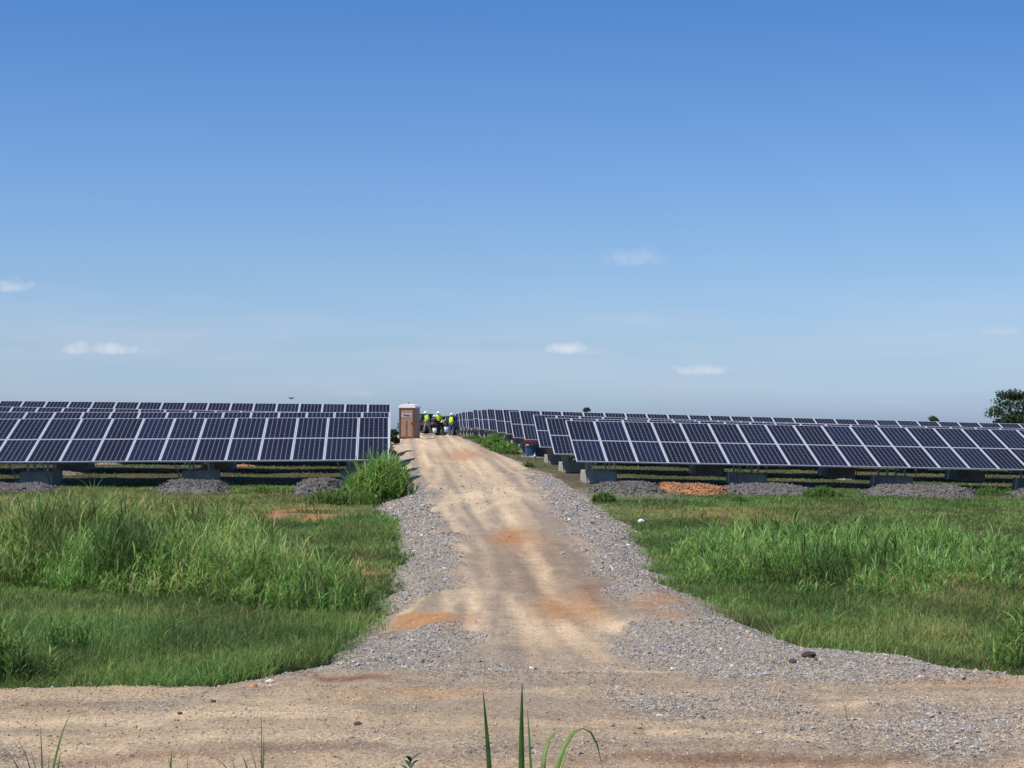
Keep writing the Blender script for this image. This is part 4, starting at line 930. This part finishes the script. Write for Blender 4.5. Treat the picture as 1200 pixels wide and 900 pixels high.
def person(px, py, D, yaw, pose, shirt, trousers, vest, label, H=1.75):
    p = at(px, py, D); z = EYE - (py - 503) / FPX * D; e = empty('person', (p.x, D, z), (0, 0, yaw)); tag(e, label, 'person', 'workers at the end of the drive')
    k = H / 1.75; V_ = lambda *a: Vector(a) * k
    J = dict(pel=V_(0, 0, .95), wai=V_(0, .0, 1.10), che=V_(0, 0, 1.32), nec=V_(0, 0, 1.47), hed=V_(0, -.01, 1.58), top=V_(0, -.01, 1.68),
             shl=V_(-.18, 0, 1.41), ell=V_(-.25, 0, 1.13), wrl=V_(-.25, -.10, .88), shr=V_(.18, 0, 1.41), elr=V_(.25, 0, 1.13), wrr=V_(.25, -.10, .88),
             hil=V_(-.10, 0, .90), knl=V_(-.12, -.02, .48), anl=V_(-.13, .02, .08), hir=V_(.10, 0, .90), knr=V_(.12, -.02, .48), anr=V_(.13, .02, .08))
    for n_, v in pose.items(): J[n_] = V_(*v)
    hv = []
    names = ['pel', 'wai', 'che', 'nec', 'hed', 'top', 'shl', 'ell', 'wrl', 'shr', 'elr', 'wrr', 'hil', 'knl', 'anl', 'hir', 'knr', 'anr']
    idx = {n_: i for i, n_ in enumerate(names)}; jt = [J[n_] for n_ in names]
    E = [(0, 1), (1, 2), (2, 3), (3, 4), (4, 5), (2, 6), (6, 7), (7, 8), (2, 9), (9, 10), (10, 11), (0, 12), (12, 13), (13, 14), (0, 15), (15, 16), (16, 17)]
    rad = [.13, .12, .14, .055, .095, .07, .065, .045, .03, .065, .045, .03, .09, .06, .042, .09, .06, .042]
    def add(v, r, par): jt.append(v); rad.append(r); E.append((par, len(jt) - 1)); return len(jt) - 1
    for sd_, el_, wr_ in ((-1, 'ell', 'wrl'), (1, 'elr', 'wrr')):
        d = (J[wr_] - J[el_]).normalized(); sx = Vector((1, 0, 0)); sx = (sx - d * sx.dot(d)).normalized(); palm = add(J[wr_] + d * .07 * k, .028 * k, idx[wr_])
        nrm = d.cross(sx)
        for q, L_ in ((-.027, .065), (-.009, .08), (.009, .075), (.027, .06)):
            b = add(jt[palm] + d * .035 + sx * q + nrm * .004, .009, palm); add(jt[b] + d * L_ * .9 + nrm * .018, .007, b)
        b = add(J[wr_] + d * .04 - sx * sd_ * .03, .010, palm); add(jt[b] + d * .04 - sx * sd_ * .02, .008, b)
    for an in ('anl', 'anr'): add(J[an] + Vector((0, -.15, -.035)) * k, .03, idx[an])
    rad = [r * k if i < 18 else r for i, r in enumerate(rad)]
    body = skin_mesh('body', jt, E, rad, M_SKIN, e)
    # face
    up = (J['top'] - J['nec']).normalized(); fw = Vector((0, -1, 0)); fw = (fw - up * fw.dot(up)).normalized()
    mb = MB(); c = J['hed'] + fw * .098 * k; mb.sphere(c - up * .005, .016, (1, 1.1, 1.6), 8, 6)
    mb.build('nose', M_SKIN, e); mb = MB()
    for s in (-1, 1): mb.sphere(J['hed'] + fw * .088 * k + Vector((s * .034, 0, 0)) + up * .022, .011, (1, .6, .7), 8, 6)
    mb.build('eyes', M_BLK, e)
    # clothes follow the body
    skin_mesh('shirt', [J['pel'] + (J['wai'] - J['pel']) * .3, J['wai'], J['che'], J['che'].lerp(J['nec'], .6), J['shl'], J['ell'], J['wrl'].lerp(J['ell'], .25), J['shr'], J['elr'], J['wrr'].lerp(J['elr'], .25)],
              [(0, 1), (1, 2), (2, 3), (2, 4), (4, 5), (5, 6), (2, 7), (7, 8), (8, 9)], [.145 * k, .14 * k, .158 * k, .09 * k, .085 * k, .062 * k, .045 * k, .085 * k, .062 * k, .045 * k], shirt, e)
    skin_mesh('trousers', [J['pel'] + Vector((0, 0, .04)), J['hil'], J['knl'], J['anl'] + Vector((0, 0, .04)), J['hir'], J['knr'], J['anr'] + Vector((0, 0, .04))], [(0, 1), (1, 2), (2, 3), (0, 4), (4, 5), (5, 6)],
              [.145 * k, .105 * k, .078 * k, .062 * k, .105 * k, .078 * k, .062 * k], trousers, e)
    if vest:
        skin_mesh('safety_vest', [J['pel'].lerp(J['wai'], .1), J['wai'], J['che'], J['che'].lerp(J['nec'], .45), J['shl'].lerp(J['che'], .1), J['shr'].lerp(J['che'], .1)], [(0, 1), (1, 2), (2, 3), (2, 4), (2, 5)],
                  [.175 * k, .168 * k, .178 * k, .12 * k, .10 * k, .10 * k], vest, e)
    for an in ('anl', 'anr'):
        mb = MB(); a_ = J[an]; mb.box(a_ + Vector((0, -.065, -.035)), (.105, .28, .09), bevel=.03); mb.cyl(a_ + Vector((0, 0, -.02)), a_ + Vector((0, 0, .10)), .062, n=10); mb.build('boot', M_BOOT, e)
    mb = MB(); q = up.to_track_quat('Z', 'Y').to_matrix().to_4x4(); mb.sphere((0, 0, 0), .135 * k, (1, 1.12, .95), 18, 12, cut=0.0); mb.cyl((0, -.03, -.006), (0, -.03, .008), .155 * k, n=18)
    o = mb.build('hard_hat', M_HAT, e); o.location = J['hed'] + up * .045; o.rotation_euler = q.to_euler()
    return e
person(500.5, 507.6, 134 - 6, R(-60), dict(knl=(-.11, -.16, .50), anl=(-.12, -.22, .08), knr=(.11, .10, .49), anr=(.12, .36, .10), che=(0, -.06, 1.31), nec=(0, -.10, 1.45), hed=(0, -.13, 1.56), top=(0, -.15, 1.66), shl=(-.18, -.07, 1.40), shr=(.18, -.07, 1.40), elr=(.24, -.06, 1.13), wrr=(.20, -.30, 1.10), ell=(-.24, .03, 1.13), wrl=(-.22, -.15, .95)),
       M_VEST, M_GREYT, M_VEST, 'striding worker in yellow-green vest and grey trousers, nearest the toilet')
person(513.5, 508.0, 131, R(25), dict(ell=(-.34, -.10, 1.20), wrl=(-.42, -.30, 1.10), elr=(.32, .02, 1.15), wrr=(.36, -.16, .98)), M_VEST, M_NAVY, M_VEST, 'standing worker in white hard hat, long yellow vest and dark trousers, middle of group', 1.78)
person(519.0, 508.0, 131.5, R(95), dict(pel=(0, .12, .80), wai=(0, .05, .95), che=(0, -.22, 1.02), nec=(0, -.38, 1.03), hed=(0, -.47, 1.0), top=(0, -.56, .99), shl=(-.18, -.28, 1.02), shr=(.18, -.28, 1.02), ell=(-.2, -.38, .76), wrl=(-.14, -.50, .52), elr=(.2, -.38, .76), wrr=(.14, -.5, .52),
       hil=(-.1, .12, .78), hir=(.1, .12, .78), knl=(-.13, -.08, .44), knr=(.13, -.08, .44)), M_NAVY, M_NAVY, M_BUFF, 'worker bending forward in a pale yellow vest beside the standing ones')
person(529.0, 511.0, 127, R(165), dict(ell=(-.26, -.12, 1.18), wrl=(-.12, -.32, 1.22), elr=(.30, -.08, 1.17), wrr=(.16, -.30, 1.30)), M_NAVY, M_JEAN, M_VEST, 'worker in blue jeans and yellow vest standing apart in front of the table ends', 1.80)
person(507.6, 507.4, 130.5, R(150), dict(pel=(0, .05, .80), wai=(0, .02, .95), che=(0, -.05, 1.15), nec=(0, -.1, 1.28), hed=(0, -.13, 1.38), top=(0, -.15, 1.48), shl=(-.18, -.06, 1.22), shr=(.18, -.06, 1.22), ell=(-.25, -.15, .98), wrl=(-.15, -.35, .95), elr=(.25, -.15, .98), wrr=(.15, -.35, .95), hil=(-.1, .05, .76), hir=(.1, .05, .76), knl=(-.14, -.3, .5), knr=(.14, -.3, .5), anl=(-.13, -.15, .08), anr=(.13, -.15, .08)),
       M_NAVY, M_NAVY, None, 'worker in dark clothes and white hat stooping between two yellow vests', 1.6)

# ------------------------------------------------------------------ small things
def bucket(px, py, D, col, r, h, label, name='bucket'):
    p = at(px, py, D); z = Gs(p.x, D); z = EYE - (py - 503) / FPX * D; e = empty(name, (p.x, D, z)); tag(e, label, 'bucket')
    m = simple(name + '_plastic', col, .4, 0, .05); mb = MB(); mb.cyl((0, 0, 0), (0, 0, h), r * .86, r, 20); mb.build('pail', m, e); mb = MB(); mb.cyl((0, 0, h), (0, 0, h + .03), r * 1.06, r * 1.06, 20); mb.build('lid', m, e)
    mb = MB(); prev = None
    for i in range(9):
        a = math.pi * i / 8; q = Vector((math.cos(a) * r * 1.05, -.02 - .02 * math.sin(a), h * .85 - math.sin(a) * .12))
        if prev is not None: mb.cyl(prev, q, .005, n=6)
        prev = q
    mb.build('handle', M_STEEL, e)
bucket(509.3, 507.0, 128, (.8, .8, .78), .17, .34, 'white plastic bucket on the ground at the feet of the workers')
bucket(523.2, 506.3, 128, (.45, .58, .75), .19, .40, 'pale blue plastic bucket between the workers and the table ends')
def blue_bin():
    D = 73.8; p = at(622.0, 534.5, D); zz = EYE - (534.3 - 503) / FPX * D
    e = empty('storage_bin', (p.x, D, zz), (0, 0, R(4))); tag(e, 'blue plastic storage bin sitting by a concrete block beside the drive', 'storage bin')
    bl = simple('blue_plastic', (.045, .12, .26), .4, 0, .12, 5); wh = simple('white_bits', (.8, .8, .8), .5)
    mb = MB(); mb.box((0, 0, .21), (.42, .5, .42), bevel=.03, taper=(1.1, 1.1)); mb.box((0, -.265, .20), (.30, .012, .06)); body = mb.build('tub', bl, e)
    mb = MB(); mb.box((0, 0, .45), (.50, .58, .06), bevel=.02); mb.build('lid', bl, e)
    mb = MB(); mb.box((-.12, -.1, .50), (.20, .2, .05), bevel=.01); o = mb.build('paper_sheet', wh, e)
    o.parent = None; o.location = e.location; tag(o, 'white folded sheet lying on the lid of the blue bin', 'paper')
    p2 = at(619, 520.8, 74.8); mb = MB(); mb.box((0, 0, .09), (.36, .3, .18), bevel=.02); e2 = empty('toolbox', (p2.x, 75.3, EYE - (521 - 503) / FPX * 75.3)); mb.build('case', simple('red_paint', (.22, .015, .012), .4), e2)
    mb = MB(); mb.bar((-.09, 0, .18), (-.09, 0, .23), .02); mb.bar((.09, 0, .18), (.09, 0, .23), .02); mb.bar((-.1, 0, .235), (.1, 0, .235), .025); mb.build('handle', M_BLK, e2); tag(e2, 'dark red toolbox on top of the block behind the blue bin', 'toolbox')
    p3 = at(626.7, 536, 72); mb = MB(); mb.cyl((0, 0, 0), (0, 0, .13), .055, .05, 14); mb.cyl((0, 0, .13), (0, 0, .19), .04, .018, 14); mb.cyl((0, 0, .19), (0, 0, .22), .02, .02, 10)
    tag(mb.build('jug', simple('clear_jug', (.45, .52, .6), .3), loc=(p3[0], 72, EYE - (536.5 - 503) / FPX * 72)), 'small pale bottle on the ground right of the blue bin', 'bottle')
blue_bin()
def litter(px, py, s, label, flat=.5):
    p = gp(px, py); bm = bmesh.new(); bmesh.ops.create_icosphere(bm, subdivisions=3, radius=1)
    for v in bm.verts:
        n = .65 + .6 * float(fbm(np.array([v.co.x * 3 + 5]), np.array([v.co.y * 3 + v.co.z * 2 + 9]), 1, 2, px)[0]); v.co = Vector((v.co.x * s * n, v.co.y * s * n * .8, v.co.z * s * flat * n))
    me = bpy.data.meshes.new('litter'); bm.to_mesh(me); bm.free()
    tag(link('litter', me, [simple('white_litter', (.82, .82, .80), .6)], loc=(p[0], p[1], p[2] + s * flat + .06)), label, 'litter')
litter(751, 617, .065, 'crumpled white litter lying in the grass right of the drive', .6)
litter(470, 518.5, .15, 'white crumpled bag on the ground in front of the portable toilet', .4)
def rock(px, py, s, col, label):
    p = gp(px, py, .11); ax, ay = np.array([p[0]]), np.array([p[1]]); p[2] = float(road_z(ax, ay, road_sd(ax, ay))[0]); bm = bmesh.new(); bmesh.ops.create_icosphere(bm, subdivisions=2, radius=1)
    for v in bm.verts: v.co = Vector((v.co.x * s * random.uniform(.8, 1.15), v.co.y * s * random.uniform(.6, .95), v.co.z * s * random.uniform(.45, .65)))
    me = bpy.data.meshes.new('rock'); bm.to_mesh(me); bm.free()
    tag(link('rock', me, [simple('rock_%d' % px, col, .9, 0, .3, 20, .4)], loc=(p[0], p[1], p[2] + s * .3)), label, 'rock', 'single rocks and clods on the road')
rock(948, 773, .055, (.05, .035, .03), 'dark brown clod lying on the grey gravel apron at right')
rock(929, 778, .03, (.06, .045, .04), 'smaller dark clod beside the big dark one on the gravel apron')
rock(296, 801, .035, (.45, .20, .10), 'orange clod at the left turf edge of the front road')
rock(316, 797, .03, (.6, .58, .52), 'pale stone at the left turf edge of the front road')
rock(250, 825, .02, (.06, .045, .04), 'dark pebble on the left half of the front road')
rock(211, 841, .016, (.05, .04, .035), 'smallest dark pebble on the left half of the front road')
rock(419, 855, .024, (.09, .04, .03), 'dark red clod on the front road left of the tall blades')
def bird():
    mb = MB(); mb.sphere((0, 0, 0), .07, (2.0, .7, .7), 12, 8)
    for s in (-1, 1):
        v = [mb.bm.verts.new(q) for q in ((.06, 0, .02), (-.06, 0, .02), (-.05, s * .18, .09), (-.01, s * .30, .04), (.05, s * .17, .09))]; mb.bm.faces.new(v)
        w = [mb.bm.verts.new((x.co.x, x.co.y, x.co.z - .012)) for x in v]; mb.bm.faces.new(w[::-1])
        for i in range(5): mb.bm.faces.new((v[i], w[i], w[(i + 1) % 5], v[(i + 1) % 5]))
    mb.box((-.15, 0, 0), (.10, .06, .015))
    o = mb.build('bird', simple('dark_feathers', (.02, .02, .02), .8)); p = at(341.5, 467, 120); o.location = p; o.rotation_euler = (0, 0, R(60)); tag(o, 'small dark bird flying just above the left solar tables', 'bird')
bird()
